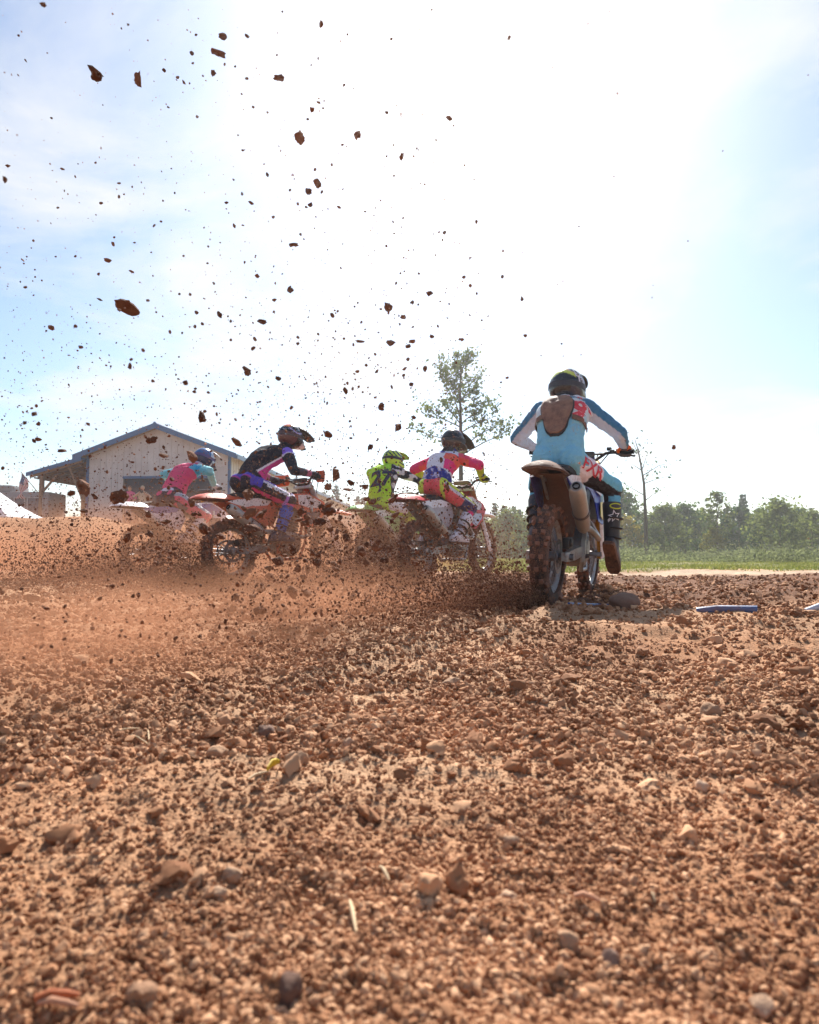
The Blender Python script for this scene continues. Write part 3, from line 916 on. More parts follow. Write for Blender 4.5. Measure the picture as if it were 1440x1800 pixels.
def person(label, xf, pose, paintfn, group=None, voxel=.0085, cat='person'):
    """one continuous body in bike coordinates (x forward, y left, z up); returns body, BVH and its frames"""
    J = {}
    pel, sho = Vector(pose['pel']), Vector(pose['sho'])
    lat = unit(pose.get('lat', (0, 1, 0)))                 # shoulder axis, to the left
    hl = unit(pose.get('hiplat', (0, 1, 0)))
    head, hf = Vector(pose['head']), unit(pose['face'])
    ax = sho - pel
    back = unit(lat.cross(unit(ax)))                      # points out of the back
    if back.x > 0 and pose.get('flip', True): back = -back
    mid = (pel + sho) / 2 + back * pose.get('hunch', .055)
    prims = []; bones = []
    def add(name, pr): prims.append((name, pr))
    # torso as a loft of ovals along the bent spine
    S = []
    for (t, hw, hd) in ((-.17, .095, .075), (-.09, .145, .105), (.0, .165, .122), (.18, .160, .115), (.36, .152, .108), (.55, .165, .115), (.75, .185, .120), (.90, .175, .105), (1.0, .125, .085), (1.07, .07, .065)):
        k = pose.get('bulk', 1.0)
        tt = max(-.25, min(1.1, t))
        p = pel * ((1 - tt) ** 2) + mid * (2 * tt * (1 - tt)) + sho * (tt * tt)
        # quadratic through the middle
        p = p + (mid - (pel + sho) / 2) * (2 * tt * (1 - tt)) * 1.0
        d = unit((mid - pel) * (1 - tt) + (sho - mid) * tt)
        la = unit(hl.lerp(lat, min(1, max(0, tt)))); la = unit(la - d * la.dot(d)); bk = unit(la.cross(d))
        if bk.dot(back) < 0: bk = -bk
        S.append((p, la, bk, hw * k, hd * k))
    n = 24
    secs = []
    for (p, la, bk, hw, hd) in S:
        ring = []
        for i in range(n):
            a = 2 * math.pi * i / n
            ca, sa = math.cos(a), math.sin(a)
            e = 0.8
            ring.append(p + la * (hw * math.copysign(abs(ca) ** e, ca)) + bk * (hd * math.copysign(abs(sa) ** e, sa)))
        secs.append(ring)
    prims.append(('torso', ('loft', secs)))
    nb = sho + unit(ax) * .03
    add('neck', ('cap', sho - unit(ax) * .02, head - hf * .02 - Vector((0, 0, .03)), .062, .055))
    hu = Vector((0, 0, 1)); hu = unit(hu - hf * hu.dot(hf)); hs = unit(hu.cross(hf))
    add('skull', ('ell', head, hf * .098, hs * .078, hu * .118))
    add('jaw', ('ell', head + hf * .04 - hu * .07, hf * .06, hs * .055, hu * .05))
    add('nose', ('cap', head + hf * .092 + hu * .01, head + hf * .115 - hu * .022, .010, .016))
    add('mouth', ('cap', head + hf * .085 - hu * .058 - hs * .018, head + hf * .085 - hu * .058 + hs * .018, .014, .014))
    for s_ in (-1, 1): add('ear', ('ell', head + hs * (.08 * s_) - hf * .005, hf * .022, hs * .010, hu * .032))
    kk = pose.get('scale', 1.0)
    for sd, s in (('R', -1), ('L', 1)):
        sj = sho + lat * (s * .165 * kk) - unit(ax) * .035
        h = pose['hand' + sd]; G = Vector(h['grip']); u = Vector(h['u'])
        W = G + unit(h.get('wdir', (-1, 0, .35))) * .085
        e, W = ik(sj, W, .285 * kk, .262 * kk, h['pole'])
        J['sho' + sd], J['elb' + sd], J['wri' + sd] = sj, e, W
        fat = pose.get('sleeve', 1.0)
        add('uarm', ('cap', sj, e, .066 * fat, .050 * fat)); add('farm', ('cap', e, W, .050 * fat, .033 * fat))
        add('uarm', ('cap', sho + lat * (s * .07) + Vector((0, 0, -.0)), sj, .075, .068))
        if h.get('open'):
            add('palm', ('cap', W, G, .026, .03))
            for i in range(4): add('finger', ('cap', G + Vector((0, .02 * (i - 1.5), 0)), G + Vector((0, .022 * (i - 1.5), 0)) + unit(G - W) * (.05 + .02 * (i in (1, 2))), .011, .009))
            add('thumb', ('cap', W.lerp(G, .4), G + Vector((0.03, 0.03 * s, 0.02)), .013, .010))
        else:
            hand_prims(G, W, u, add)
        hip = pel + hl * (s * .092) - unit(ax) * .035
        ank = Vector(pose['ank' + sd])
        k, ank = ik(hip, ank, .435 * kk, .425 * kk, pose['knee' + sd])
        J['hip' + sd], J['kne' + sd], J['ank' + sd] = hip, k, ank
        leg = pose.get('leg', 1.0)
        add('thigh', ('cap', hip, k, .100 * leg, .068 * leg)); add('glute', ('ell', hip + back * .045 + unit(ax) * -.01, Vector((.10, 0, 0)), Vector((0, .088, 0)), Vector((0, 0, .095))))
        add('shin', ('cap', k, ank, .060 * leg, .038)); add('knee', ('ell', k, Vector((.072, 0, 0)), Vector((0, .066, 0)), Vector((0, 0, .072))))
        toe = unit(pose['toe' + sd]); J['toe' + sd] = toe
        add('foot', ('cap', ank - Vector((0, 0, .0)), ank + toe * .10 + unit(ank - k) * .02, .040, .030))
    V, F = [], []
    def put(v, f):
        o = len(V); V.extend([tuple(p) for p in v]); F.extend([[i + o for i in q] for q in f])
    for nme, pr in prims:
        if pr[0] == 'loft':
            mb = MB().loft(pr[1]); put(mb.V, mb.F)
        elif pr[0] == 'ell': put(*ell(pr[1], pr[2], pr[3], pr[4]))
        else:
            _, a, b, ra, rb = pr
            d = unit(b - a); s1 = d.orthogonal().normalized(); s2 = d.cross(s1)
            rings = []
            for i in range(1, 5):
                t = math.pi / 2 * i / 4
                rings.append((a - d * (ra * math.cos(t)), ra * math.sin(t)))
            L = (b - a).length
            for i in range(1, 4): rings.append((a + d * (L * i / 4), ra + (rb - ra) * i / 4))
            for i in range(0, 4):
                t = math.pi / 2 * i / 4
                rings.append((b + d * (rb * math.sin(t)), rb * math.cos(t)))
            nn = 12 if ra > .02 else 8
            mb = MB().loft([[c + s1 * (r * math.cos(2 * math.pi * k / nn)) + s2 * (r * math.sin(2 * math.pi * k / nn)) for k in range(nn)] for c, r in rings])
            put(mb.V, mb.F)
    me = bpy.data.meshes.new('raw'); me.from_pydata(V, [], F)
    bm = bmesh.new(); bm.from_mesh(me); bmesh.ops.recalc_face_normals(bm, faces=bm.faces); bm.to_mesh(me); bm.free()
    tmp = bpy.data.objects.new('raw', me); COL.objects.link(tmp)
    rm = tmp.modifiers.new('r', 'REMESH'); rm.mode = 'VOXEL'; rm.voxel_size = voxel
    sm = tmp.modifiers.new('s', 'SMOOTH'); sm.factor = .5; sm.iterations = 3
    bpy.context.view_layer.update()
    dg = bpy.context.evaluated_depsgraph_get()
    body = bpy.data.meshes.new_from_object(tmp.evaluated_get(dg))
    bpy.data.objects.remove(tmp); bpy.data.meshes.remove(me)
    body.name = 'person'
    # which limb a point belongs to
    P = coords(body)
    segs = [('torso', pel - unit(ax) * .05, mid + (mid - (pel + sho) / 2) * .3, .15), ('torso', mid, sho - unit(ax) * .05, .15), ('neck', sho + unit(ax) * .03, head, .06)]
    for sd in 'RL':
        segs += [('uarm' + sd, J['sho' + sd], J['elb' + sd], .055), ('farm' + sd, J['elb' + sd], J['wri' + sd], .042), ('hand' + sd, J['wri' + sd], Vector(pose['hand' + sd]['grip']), .05),
                 ('thigh' + sd, J['hip' + sd], J['kne' + sd], .085), ('shin' + sd, J['kne' + sd], J['ank' + sd], .055), ('foot' + sd, J['ank' + sd], J['ank' + sd] + J['toe' + sd] * .15, .05)]
    best = np.full(len(P), 9.0); bid = np.zeros(len(P), int); bt = np.zeros(len(P)); off = np.zeros((len(P), 3))
    names = []
    for i, (nm, a, b, r) in enumerate(segs):
        t, dd, o = seg_t(P, a, b)
        dd = dd - r
        m = dd < best
        best[m] = dd[m]; bid[m] = i; bt[m] = t[m]; off[m] = o[m]
        names.append(nm)
    bone = np.array(names)[bid]
    axn = np.array(unit(ax))
    info = dict(P=P, bone=bone, t=bt, off=off, u=(P - np.array(pel)) @ np.array(lat), v=((P - np.array(pel)) @ axn) / ax.length, b=(P - np.array(mid)) @ np.array(back),
                back=np.array(back), lat=np.array(lat), up=axn, J=J, pel=np.array(pel), sho=np.array(sho))
    # folds in the cloth: stretched ridges along the limbs and round the waist
    N = np.empty(len(P) * 3, np.float32); body.vertices.foreach_get('normal', N); N = N.reshape(-1, 3)
    sd = pose.get('seed', 0) * 13.7
    Q = np.stack([info['u'] * 7 + info['v'] * 3, info['v'] * 11 + info['u'] * 5, info['b'] * 7 + sd], 1)
    rdg = 1 - np.abs(fbm(Q, 3)) * 2.2
    arm = np.char.startswith(bone, 'uarm') | np.char.startswith(bone, 'farm')
    legm = np.char.startswith(bone, 'thigh') | np.char.startswith(bone, 'shin')
    Q2 = np.stack([P[:, 0] * 16 + P[:, 1] * 9, P[:, 1] * 16 - P[:, 2] * 7, P[:, 2] * 22 + sd], 1)
    r2 = 1 - np.abs(fbm(Q2, 2)) * 2.4
    amp = np.where(arm, .0065, np.where(legm, .0065, np.where(bone == 'torso', .0105, 0.0)))
    P2 = P + N * (amp * np.where(arm | legm, r2, rdg * .7 + r2 * .3))[:, None]
    body.vertices.foreach_set('co', P2.astype(np.float32).ravel())
    cols = paintfn(info)
    set_col(body, cols)
    body.materials.clear(); body.materials.append(cloth_mat())
    body.polygons.foreach_set('use_smooth', np.full(len(body.polygons), True))
    body.update()
    o = link('person', body, None, xf[0], xf[1])
    tag(o, label, cat, group)
    info['bvh'] = BVHTree.FromPolygons([tuple(v) for v in P2], [tuple(p.vertices) for p in body.polygons])
    info['obj'] = o
    info['frame'] = (pel, sho, mid, lat, back, unit(ax))
    return info

def boot(info, sd, col_fn, tall=.30):
    """motocross boot on one leg: shaft, foot, sole"""
    J = info['J']; k, a, toe = J['kne' + sd], J['ank' + sd], J['toe' + sd]
    up = unit(k - a); L = (k - a).length
    fw = unit(toe - up * 0)                       # along the sole
    side = unit(up.cross(fw)); nrm = unit(fw.cross(side))
    if nrm.dot(up) < 0: nrm = -nrm
    shf = unit(side.cross(up))                    # forward of the shaft
    if shf.dot(fw) < 0: shf = -shf
    mb = MB(); secs = []
    for (t, rf, rs) in ((-.02, .060, .050), (.05, .062, .052), (.12, .064, .055), (.20, .070, .060), (.26, .076, .065), (.30, .080, .068), (.315, .076, .064)):
        c = a + up * t
        secs.append([c + shf * (rf * math.cos(q) + .006) + side * (rs * math.sin(q)) for q in [2 * math.pi * i / 18 for i in range(18)]])
    mb.loft(secs)
    hl = a - nrm * .055 - fw * .055
    secs = []
    for (t, w, h) in ((-.045, .022, .05), (-.03, .036, .085), (.02, .042, .12), (.08, .044, .115), (.14, .047, .092), (.20, .049, .072), (.245, .044, .060), (.268, .026, .044)):
        c = hl + fw * t
        secs.append([c + side * (w * math.copysign(abs(math.cos(q)) ** .6, math.cos(q))) + nrm * (h * .5 + h * .5 * math.copysign(abs(math.sin(q)) ** .6, math.sin(q))) for q in [2 * math.pi * i / 16 for i in range(16)]])
    mb.loft(secs)
    me = mb.mesh('boot', M_BOOT, 60)
    P = coords(me)
    tt = (P - np.array(a)) @ np.array(up)
    set_col(me, col_fn(P, tt, (P - np.array(a)) @ np.array(side)))
    o = link('boot', me, info['obj'])
    so = MB(); secs = []
    for (t, w) in ((-.05, .025), (-.035, .041), (.02, .046), (.08, .044), (.14, .049), (.20, .052), (.25, .046), (.274, .028)):
        c = hl + fw * t
        secs.append([c + side * w - nrm * .004, c + side * w + nrm * .014, c - side * w + nrm * .014, c - side * w - nrm * .004, c - side * (w * .9) - nrm * .016, c + side * (w * .9) - nrm * .016])
    so.loft(secs).build('sole', M_SOLE, o)
    bk = MB()
    for t in (.06, .13, .20):
        c = a + up * t; pts = []
        rr = .064 + t * .06
        for i in range(9):
            q = R(-20) + R(200) * i / 8
            pts.append(c + shf * (rr * math.cos(q) * 1.08 + .006) + side * ((1 if sd == 'L' else -1) * rr * .93 * math.sin(q)))
        bk.tube(pts, .006, 6, flat=1.8)
    bk.build('buckle_strap', M_BLACK, o)
    return o, (a, up, fw, side, shf)

def helmet(info, head, face, col_fn, visor_mat, lens=M_LENS, visor_up=0.0, frame_mat=M_BLACK, strap=None, size=1.0):
    f = unit(face); u = Vector((0, 0, 1)); u = unit(u - f * u.dot(f)); s = unit(u.cross(f))
    c = Vector(head) + u * .01
    nu, nv = 64, 40
    V, F, D = [], [], []
    for j in range(nv + 1):
        th = math.pi * (.0 + .84 * j / nv)
        for i in range(nu):
            ph = 2 * math.pi * i / nu
            a, b, z = math.sin(th) * math.cos(ph), math.sin(th) * math.sin(ph), math.cos(th)
            rf = (.142 if a > 0 else .152); r = 1 / math.sqrt((a / rf) ** 2 + (b / .126) ** 2 + (z / .142) ** 2)
            low = float(sstep(.05, -.35, z)); fr = max(0, a)
            ext = 1 + low * (fr ** 2.2) * .62 * float(sstep(-1.0, -.25, z) if z < -.25 else 1)
            r *= ext
            port = (a > .50 and abs(b) < .60 and -.30 < z < .34)
            edge = min((a - .50) / .12, (.60 - abs(b)) / .10, (z + .30) / .08, (.34 - z) / .08) if port else 0
            if port: r *= 1 - .20 * min(1, max(0, edge))
            if th > math.pi * .70 and a < .2: r *= 1 - .12 * (th / math.pi - .70) / .10
            p = c + (f * a + s * b + u * z) * (r * size)
            V.append(p); D.append((a, b, z, 1.0 if port else 0.0))
    for j in range(nv):
        for i in range(nu):
            k = (i + 1) % nu
            F.append((j * nu + i, (j + 1) * nu + i, (j + 1) * nu + k, j * nu + k))
    F.append(tuple(nv * nu + i for i in range(nu)))
    bm = bmesh.new(); vs = [bm.verts.new(v) for v in V]
    for q in F: bm.faces.new([vs[i] for i in q])
    D = np.array(D)
    cols = col_fn(D[:, 0], D[:, 1], D[:, 2])
    cols[D[:, 3] > .5] = lin('0c0c0e')
    me = bpy.data.meshes.new('helmet'); bm.to_mesh(me); bm.free()
    set_col(me, cols)
    bm = bmesh.new(); bm.from_mesh(me); bmesh.ops.remove_doubles(bm, verts=bm.verts, dist=1e-5); bmesh.ops.recalc_face_normals(bm, faces=bm.faces); bm.to_mesh(me); bm.free()
    me.polygons.foreach_set('use_smooth', np.full(len(me.polygons), True)); me.set_sharp_from_angle(angle=R(60))
    me.materials.append(M_SHELL)
    h = link('helmet', me, info['obj'])
    # peak
    g = []
    for (x, z, w, dp) in ((.055, .142, .085, .03), (.11, .150, .098, .035), (.17, .145, .100, .035), (.23, .128, .094, .03), (.285, .102, .075, .018), (.305, .090, .04, .005)):
        z2 = z + visor_up * (x - .05)
        g.append([c + (f * x + s * (w * q) + u * (z2 - dp * abs(q) ** 2.2)) * size for q in [-1 + 2 * i / 10 for i in range(11)]])
    MB().sheet(g, .006).build('visor', visor_mat, h)
    # goggles
    g = []
    for z in (-.045, -.03, 0, .03, .046):
        ww = .078 if abs(z) < .04 else .062
        g.append([c + (f * (.142 - 1.9 * (ww * q) ** 2 * 3.2) + s * (ww * q) + u * (z + .004)) * size for q in [-1 + 2 * i / 10 for i in range(11)]])
    go = MB().sheet(g, .012).build('goggles', frame_mat, h)
    g2 = [[p + f * .004 for p in row[1:-1]] for row in g[1:-1]]
    MB().sheet(g2, .003).build('goggle_lens', lens, go)
    if strap:
        pts = []
        for i in range(25):
            q = R(38) + R(284) * i / 24
            pts.append([c + (f * (.1535 * math.cos(q)) + s * (.1305 * math.sin(q)) + u * dz) * size for dz in (-.018, .018)])
        MB().sheet(pts, .003).build('goggle_strap', strap, h)
    # vents on the chin bar
    vt = MB()
    for q in (-.03, 0, .03): vt.box(c + (f * .205 + s * q - u * .075) * size, (.02, .018, .022), bev=.003)
    vt.build('chin_vent', M_BLACK, h)
    return h

_fontcache = {}
def text_mesh(txt, size, bold=.0, shear=0.0, sub=3):
    cu = bpy.data.curves.new('t', 'FONT'); cu.body = txt; cu.size = size; cu.align_x = 'CENTER'; cu.align_y = 'CENTER'
    cu.offset = bold; cu.shear = shear; cu.resolution_u = 4
    t = bpy.data.objects.new('t', cu); COL.objects.link(t)
    bpy.context.view_layer.update()
    me = bpy.data.meshes.new_from_object(t.evaluated_get(bpy.context.evaluated_depsgraph_get()))
    bpy.data.objects.remove(t); bpy.data.curves.remove(cu)
    return me

def project_mesh(info, me, origin, ux, uy, n, name, mat, lift=.003, parent=None, cut=.025):
    """lay a flat print on the cloth: cast every point of it against the body along -n"""
    bm = bmesh.new(); bm.from_mesh(me); bpy.data.meshes.remove(me)
    bmesh.ops.triangulate(bm, faces=bm.faces)
    for _ in range(3):
        es = [e for e in bm.edges if e.calc_length() > cut]
        if not es: break
        bmesh.ops.subdivide_edges(bm, edges=es, cuts=1)
        bmesh.ops.triangulate(bm, faces=[f for f in bm.faces if len(f.verts) > 3])
    origin, ux, uy, n = Vector(origin), unit(ux), unit(uy), unit(n)
    bad = []
    for v in bm.verts:
        p = origin + ux * v.co.x + uy * v.co.y
        hit = info['bvh'].ray_cast(p + n * .35, -n, .8)
        if hit[0] is None: bad.append(v)
        else: v.co = hit[0] + n * lift
    bmesh.ops.delete(bm, geom=bad, context='VERTS')
    out = bpy.data.meshes.new(name); bm.to_mesh(out); bm.free()
    out.polygons.foreach_set('use_smooth', np.full(len(out.polygons), True))
    out.materials.append(mat)
    return link(name, out, parent or info['obj'])

def shape_mesh(poly, holes=None):
    bm = bmesh.new(); bm.faces.new([bm.verts.new((x, y, 0)) for x, y in poly])
    bmesh.ops.triangulate(bm, faces=bm.faces)
    me = bpy.data.meshes.new('s'); bm.to_mesh(me); bm.free(); return me

def grid_shape(wfun, v0, v1, nu=15, nv=17):
    """flat leaf-shaped grid whose half width is wfun(0..1)"""
    bm = bmesh.new(); rows = []
    for j in range(nv):
        t = j / (nv - 1); w = wfun(t)
        rows.append([bm.verts.new((w * (-1 + 2 * i / (nu - 1)), v0 + (v1 - v0) * t, 0)) for i in range(nu)])
    for j in range(nv - 1):
        for i in range(nu - 1): bm.faces.new((rows[j][i], rows[j][i + 1], rows[j + 1][i + 1], rows[j + 1][i]))
    me = bpy.data.meshes.new('g'); bm.to_mesh(me); bm.free(); return me
# ------------------------------------------------------------------ the start: five bikes and their riders
def C(h): return np.array(lin(h))
def sideness(i, s):
    """how far a limb point lies on the outer/upper side of that limb"""
    v = i['lat'] * s * .8 + np.array([0.0, 0, .6])
    return i['off'] @ v
def gear(i, torso, sleeve_out, sleeve_in, glove, pants, cuff=None, neck=None, shin=None):
    n = len(i['P']); c = np.zeros((n, 3)); b = i['bone']
    c[:] = C(torso)
    for sd, s in (('R', -1), ('L', 1)):
        so = sideness(i, s)
        for nm in ('uarm', 'farm'):
            m = b == nm + sd
            c[m & (so > .004)] = C(sleeve_out); c[m & (so <= .004)] = C(sleeve_in)
        if cuff: c[(b == 'farm' + sd) & (i['t'] > .86)] = C(cuff)
        c[b == 'hand' + sd] = C(glove)
        for nm in ('thigh', 'shin', 'foot'): c[b == nm + sd] = C(pants)
        if shin: c[b == 'shin' + sd] = C(shin)
    c[b == 'neck'] = C(neck or torso)
    return c
def PR(name, h, mud=.22): return paint(name, lin(h), .6, mud=mud, scale=14)
DEF = {'R': (.926, -.337, 1.137), 'L': (.926, .337, 1.137)}
def hands(poleR, poleL, wR=(-1, 0, .35), wL=(-1, 0, .35)):
    return dict(handR=dict(grip=DEF['R'], u=(-.32, -.95, -.04), pole=poleR, wdir=wR), handL=dict(grip=DEF['L'], u=(-.32, .95, -.04), pole=poleL, wdir=wL))
PEG = dict(ankR=(.46, -.205, .475), ankL=(.46, .205, .475), toeR=(1, -.12, -.05), toeL=(1, .12, -.05), kneeR=(1, -.35, .3), kneeL=(1, .35, .3))

def root_xf(x, y, heading, roll=0, pitch=0, z=0.0): return ((x, y, z), (R(roll), R(pitch), R(90 - heading)))

# ---- the nearest rider, light blue
XA = dict(x=.885, y=4.25, heading=25, roll=3.0, pitch=0, z=-.015)
motorcycle('mud-caked blue and white dirt bike with brown rear fender, nearest of the row', c=dict(body='3340a8', trim='e9e9ee', plate='2f3590', tank='2b3aa0', decal='e0c030', under='6a4a3a', ffender='3447b5', fplate='3a4fc0', guard='e4e4e8', pad='26262a', ), detail=True, fender_mud=True, **XA)
def paintA(i):
    c = gear(i, '86c6de', '467da0', 'c4c2cc', 'ea6a2a', '74bfd9', cuff='2b3550', neck='dfe6ec', shin='6fb9d4')
    b, u, v, bb = i['bone'], i['u'], i['v'], i['b']
    t = b == 'torso'
    sh = t & (v > .56 + .06 * np.abs(u) / .16)
    c[sh] = C('cfdfe9')
    fade = sstep(.40, .60, v)
    m = t & ~sh & (v > .38)
    c[m] = (1 - fade[m, None]) * C('86c6de') + fade[m, None] * C('b4d9e8')
    c[t & (v > .90)] = C('5b8499')
    c[(t & (v > 1.0)) | (b == 'neck')] = C('e8e6ea')
    for sd, s in (('R', -1), ('L', 1)):
        th = b == 'thigh' + sd
        lo = i['off'] @ (i['lat'] * s)
        c[th & (i['t'] < .52)] = C('ece0e6')
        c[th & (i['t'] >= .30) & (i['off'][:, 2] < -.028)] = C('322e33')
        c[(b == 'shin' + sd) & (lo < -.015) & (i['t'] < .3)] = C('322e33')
        h = b == 'hand' + sd
        c[h & (i['off'][:, 2] < -.012)] = C('55504e')
    hem = (t & (v > -.15)) | (np.char.startswith(b, 'thigh') & (i['t'] < .13) & (i['P'][:, 2] > .955))
    c[hem & (v < .42)] = C('86c6de')
    return c
poseA = dict(pel=(.30, .02, 1.005), sho=(.555, .055, 1.425), head=(.705, .075, 1.582), face=(1, -.06, -.06), hunch=.05, seed=1,
             **hands((-1, -.45, -.10), (-.75, .9, -.45)), **PEG)
poseA.update(ankR=(.60, -.305, .415), toeR=(.74, -.06, -.66), kneeR=(1, -.55, .6))
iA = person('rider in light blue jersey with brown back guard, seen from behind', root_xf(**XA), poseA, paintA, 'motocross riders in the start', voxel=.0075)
def bootA(P, tt, sd_):
    c = np.tile(C('23252d'), (len(P), 1)); c[tt < .02] = C('4a4a52'); c[tt > .285] = C('2f3340'); c[(np.abs(tt - .17) < .012)] = C('3d4658'); return c
bR, bfR = boot(iA, 'R', bootA); boot(iA, 'L', bootA)
def helmA(a, b, z):
    c = np.tile(C('14151c'), (len(a), 1))
    k = z + .34 * np.abs(b) - .0
    c[(a < .35) & (np.abs(k - .66) < .10)] = C('c9d33a'); c[(a < .35) & (k > .76)] = C('27424f'); c[(k > .93)] = C('1b2a33')
    c[(a < .35) & (np.abs(k - .785) < .03)] = C('d9a27c')
    c[(b < -.62) & (z > .0) & (z < .55)] = C('20222c'); c[(b > .80) & (z > .2)] = C('c8cdd6')
    c[(z < -.1) & (b < -.4)] = C('1c2038'); return c
hA = helmet(iA, poseA['head'], poseA['face'], helmA, PR('black_visor', '1a1c24'), strap=PR('grey_strap', '30323c'), size=1.05)
pel, sho, mid, lat, back, up = iA['frame']
# white square lettering on the right rear of the helmet
hb_ = dict(bvh=BVHTree.FromPolygons([v.co[:] for v in hA.data.vertices], [tuple(p.vertices) for p in hA.data.polygons]), obj=hA)
M_WHITE = PR('white_print', 'e4e2e8', .15); M_RED = PR('red_print', 'd23a4a', .15); M_NAVY = PR('navy_print', '1d2347', .15); M_BLACKP = PR('black_print', '17171c', .1)
hc = Vector(poseA['head'])
dn = unit((-.50, -.72, .42)); dx = unit((.82, -.57, 0)); dy = unit(dn.cross(dx)); dy = dy if dy.z > 0 else -dy
for (tx, s_, o_) in (('5', .075, (-.012, .045)), ('D', .07, (.018, -.02))):
    project_mesh(hb_, text_mesh(tx, s_ * 1.15, .009), hc + dx * o_[0] + dy * o_[1], dx, dy, dn, 'helmet_lettering', M_WHITE, .002, hA)
    project_mesh(hb_, text_mesh(tx, s_ * .95, .001), hc + dx * o_[0] + dy * o_[1], dx, dy, dn, 'helmet_lettering', M_NAVY, .0035, hA)
# jersey lettering
c0 = mid
RX = -lat; UP = up
for (tx, du, dv, s_, bo) in (('9', .140, .67, .235, .014), ('R', .125, .965, .052, .003), ('A', -.01, 1.005, .042, .003), ('R', .04, 1.0, .042, .003), ('B', -.125, .95, .05, .003)):
    p = pel + (sho - pel) * dv + RX * du
    if tx == '9': project_mesh(iA, text_mesh(tx, s_, bo + .007), p, RX, UP, back, 'number_outline', M_WHITE, .002)
    project_mesh(iA, text_mesh(tx, s_, bo), p, RX, UP, back, 'jersey_lettering', M_RED, .004)
# pants lettering on the right hip
nn = unit(Vector((-.55, -.80, .12))); ux = unit(Vector((.80, -.55, -.33))); uy = unit(nn.cross(ux)); uy = uy if uy.z > 0 else -uy
project_mesh(iA, text_mesh('FXR', .125, .003, .0), Vector(iA['J']['hipR']) + Vector((.085, -.06, -.045)), ux, uy, nn, 'pants_lettering', M_RED, .004)
# back guard
M_GUARD = None
def guard_mat():
    m, nt, b = nodes('muddy_back_guard')
    tc = nt.nodes.new('ShaderNodeTexCoord')
    f = noise(nt, 22, 5, .65)
    nt.links.new(ramp(nt, f, [(.3, (.13, .062, .04)), (.55, (.27, .135, .085)), (.75, (.34, .18, .115))]), b.inputs['Base Color'])
    b.inputs['Roughness'].default_value = .7
    v = nt.nodes.new('ShaderNodeTexVoronoi'); v.inputs['Scale'].default_value = 62; v.inputs['Randomness'].default_value = .25
    nt.links.new(tc.outputs['Object'], v.inputs['Vector'])
    bump(nt, b, ramp(nt, v.outputs['Distance'], [(.18, 0.0), (.32, 1.0)]), .7, .004)
    return m
wf = lambda t: .93 * float(np.interp(t, [0, .04, .10, .22, .36, .5, .65, .8, .9, .96, 1], [.030, .050, .066, .082, .093, .112, .122, .118, .100, .080, .055]))
def guard_grid(k, lift, name, mat, parent=None):
    me = grid_shape(lambda t: wf(t) * k, -.205 * k, .165 * k)
    o = project_mesh(iA, me, pel.lerp(sho, .60) - RX * .016, RX, UP, back, name, mat, lift, parent, cut=.5)
    return o
edge = guard_grid(1.07, .013, 'back_guard', M_BLACK)
g1 = guard_grid(1.0, .026, 'guard_plate', guard_mat(), edge)
for o_ in (edge, g1):
    md = o_.modifiers.new('thick', 'SOLIDIFY'); md.thickness = .016; md.offset = -1
M_STRAP = paint('strap_web', lin('5a4640'), .8, mud=.8)
for s in (-1, 1):
    pts = []
    for k in range(9):
        q = k / 8
        pr = pel.lerp(sho, .50 + .03 * q) + RX * (s * (.095 + .10 * q))
        dirn = unit(back * (1 - q) + RX * (s * q))
        h = iA['bvh'].ray_cast(pr + dirn * .3, -dirn, .6)
        p = (h[0] if h[0] else pr) + dirn * (.016 - .006 * q)
        pts.append([p - UP * .020, p + UP * .020])
    MB().sheet(pts, .004).build('guard_strap', M_STRAP, edge)
# boot prints
a_, up_, fw_, side_, shf_ = bfR
bo = dict(bvh=BVHTree.FromPolygons([v.co[:] for v in bR.data.vertices], [tuple(p.vertices) for p in bR.data.polygons]), obj=bR)
n_ = unit(-shf_ * .82 - side_ * .0 + Vector((-.15, -.5, 0))); x_ = unit(up_.cross(n_)); x_ = x_ if x_.dot(Vector((.4, -1, 0))) > 0 else -x_
def star_ring(r, w):
    P1 = [((r if k % 2 == 0 else r * .45) * math.cos(math.pi / 2 + math.pi * k / 5), (r if k % 2 == 0 else r * .45) * math.sin(math.pi / 2 + math.pi * k / 5)) for k in range(10)]
    bm = bmesh.new(); o1 = [bm.verts.new((x, y, 0)) for x, y in P1]; o2 = [bm.verts.new((x * w, y * w, 0)) for x, y in P1]
    for k in range(10): bm.faces.new((o1[k], o1[(k + 1) % 10], o2[(k + 1) % 10], o2[k]))
    me = bpy.data.meshes.new('s'); bm.to_mesh(me); bm.free(); return me
project_mesh(bo, star_ring(.046, .70), a_ + up_ * .215, x_ + up_ * .25, up_ - x_ * .25, n_, 'boot_emblem', M_WHITE, .003, bR)
sw = [( -.058, -.045), (-.030, -.010), (-.018, -.016), (-.040, -.048)]
project_mesh(bo, shape_mesh(sw), a_ + up_ * .215, x_, up_, n_, 'boot_emblem', M_WHITE, .003, bR)
def ring(rx, ry, w):
    bm = bmesh.new(); n = 22; o1 = [bm.verts.new((rx * math.cos(q), ry * math.sin(q), 0)) for q in [5.4 * k / n + .6 for k in range(n + 1)]]; o2 = [bm.verts.new(((rx - w) * math.cos(q), (ry - w) * math.sin(q), 0)) for q in [5.4 * k / n + .6 for k in range(n + 1)]]
    for k in range(n): bm.faces.new((o1[k], o1[k + 1], o2[k + 1], o2[k]))
    me = bpy.data.meshes.new('s'); bm.to_mesh(me); bm.free(); return me
project_mesh(bo, ring(.046, .022, .008), a_ + up_ * .285 + x_ * .008, x_, up_, n_, 'boot_emblem', PR('yellow_print', 'c6d02c', .1), .003, bR)

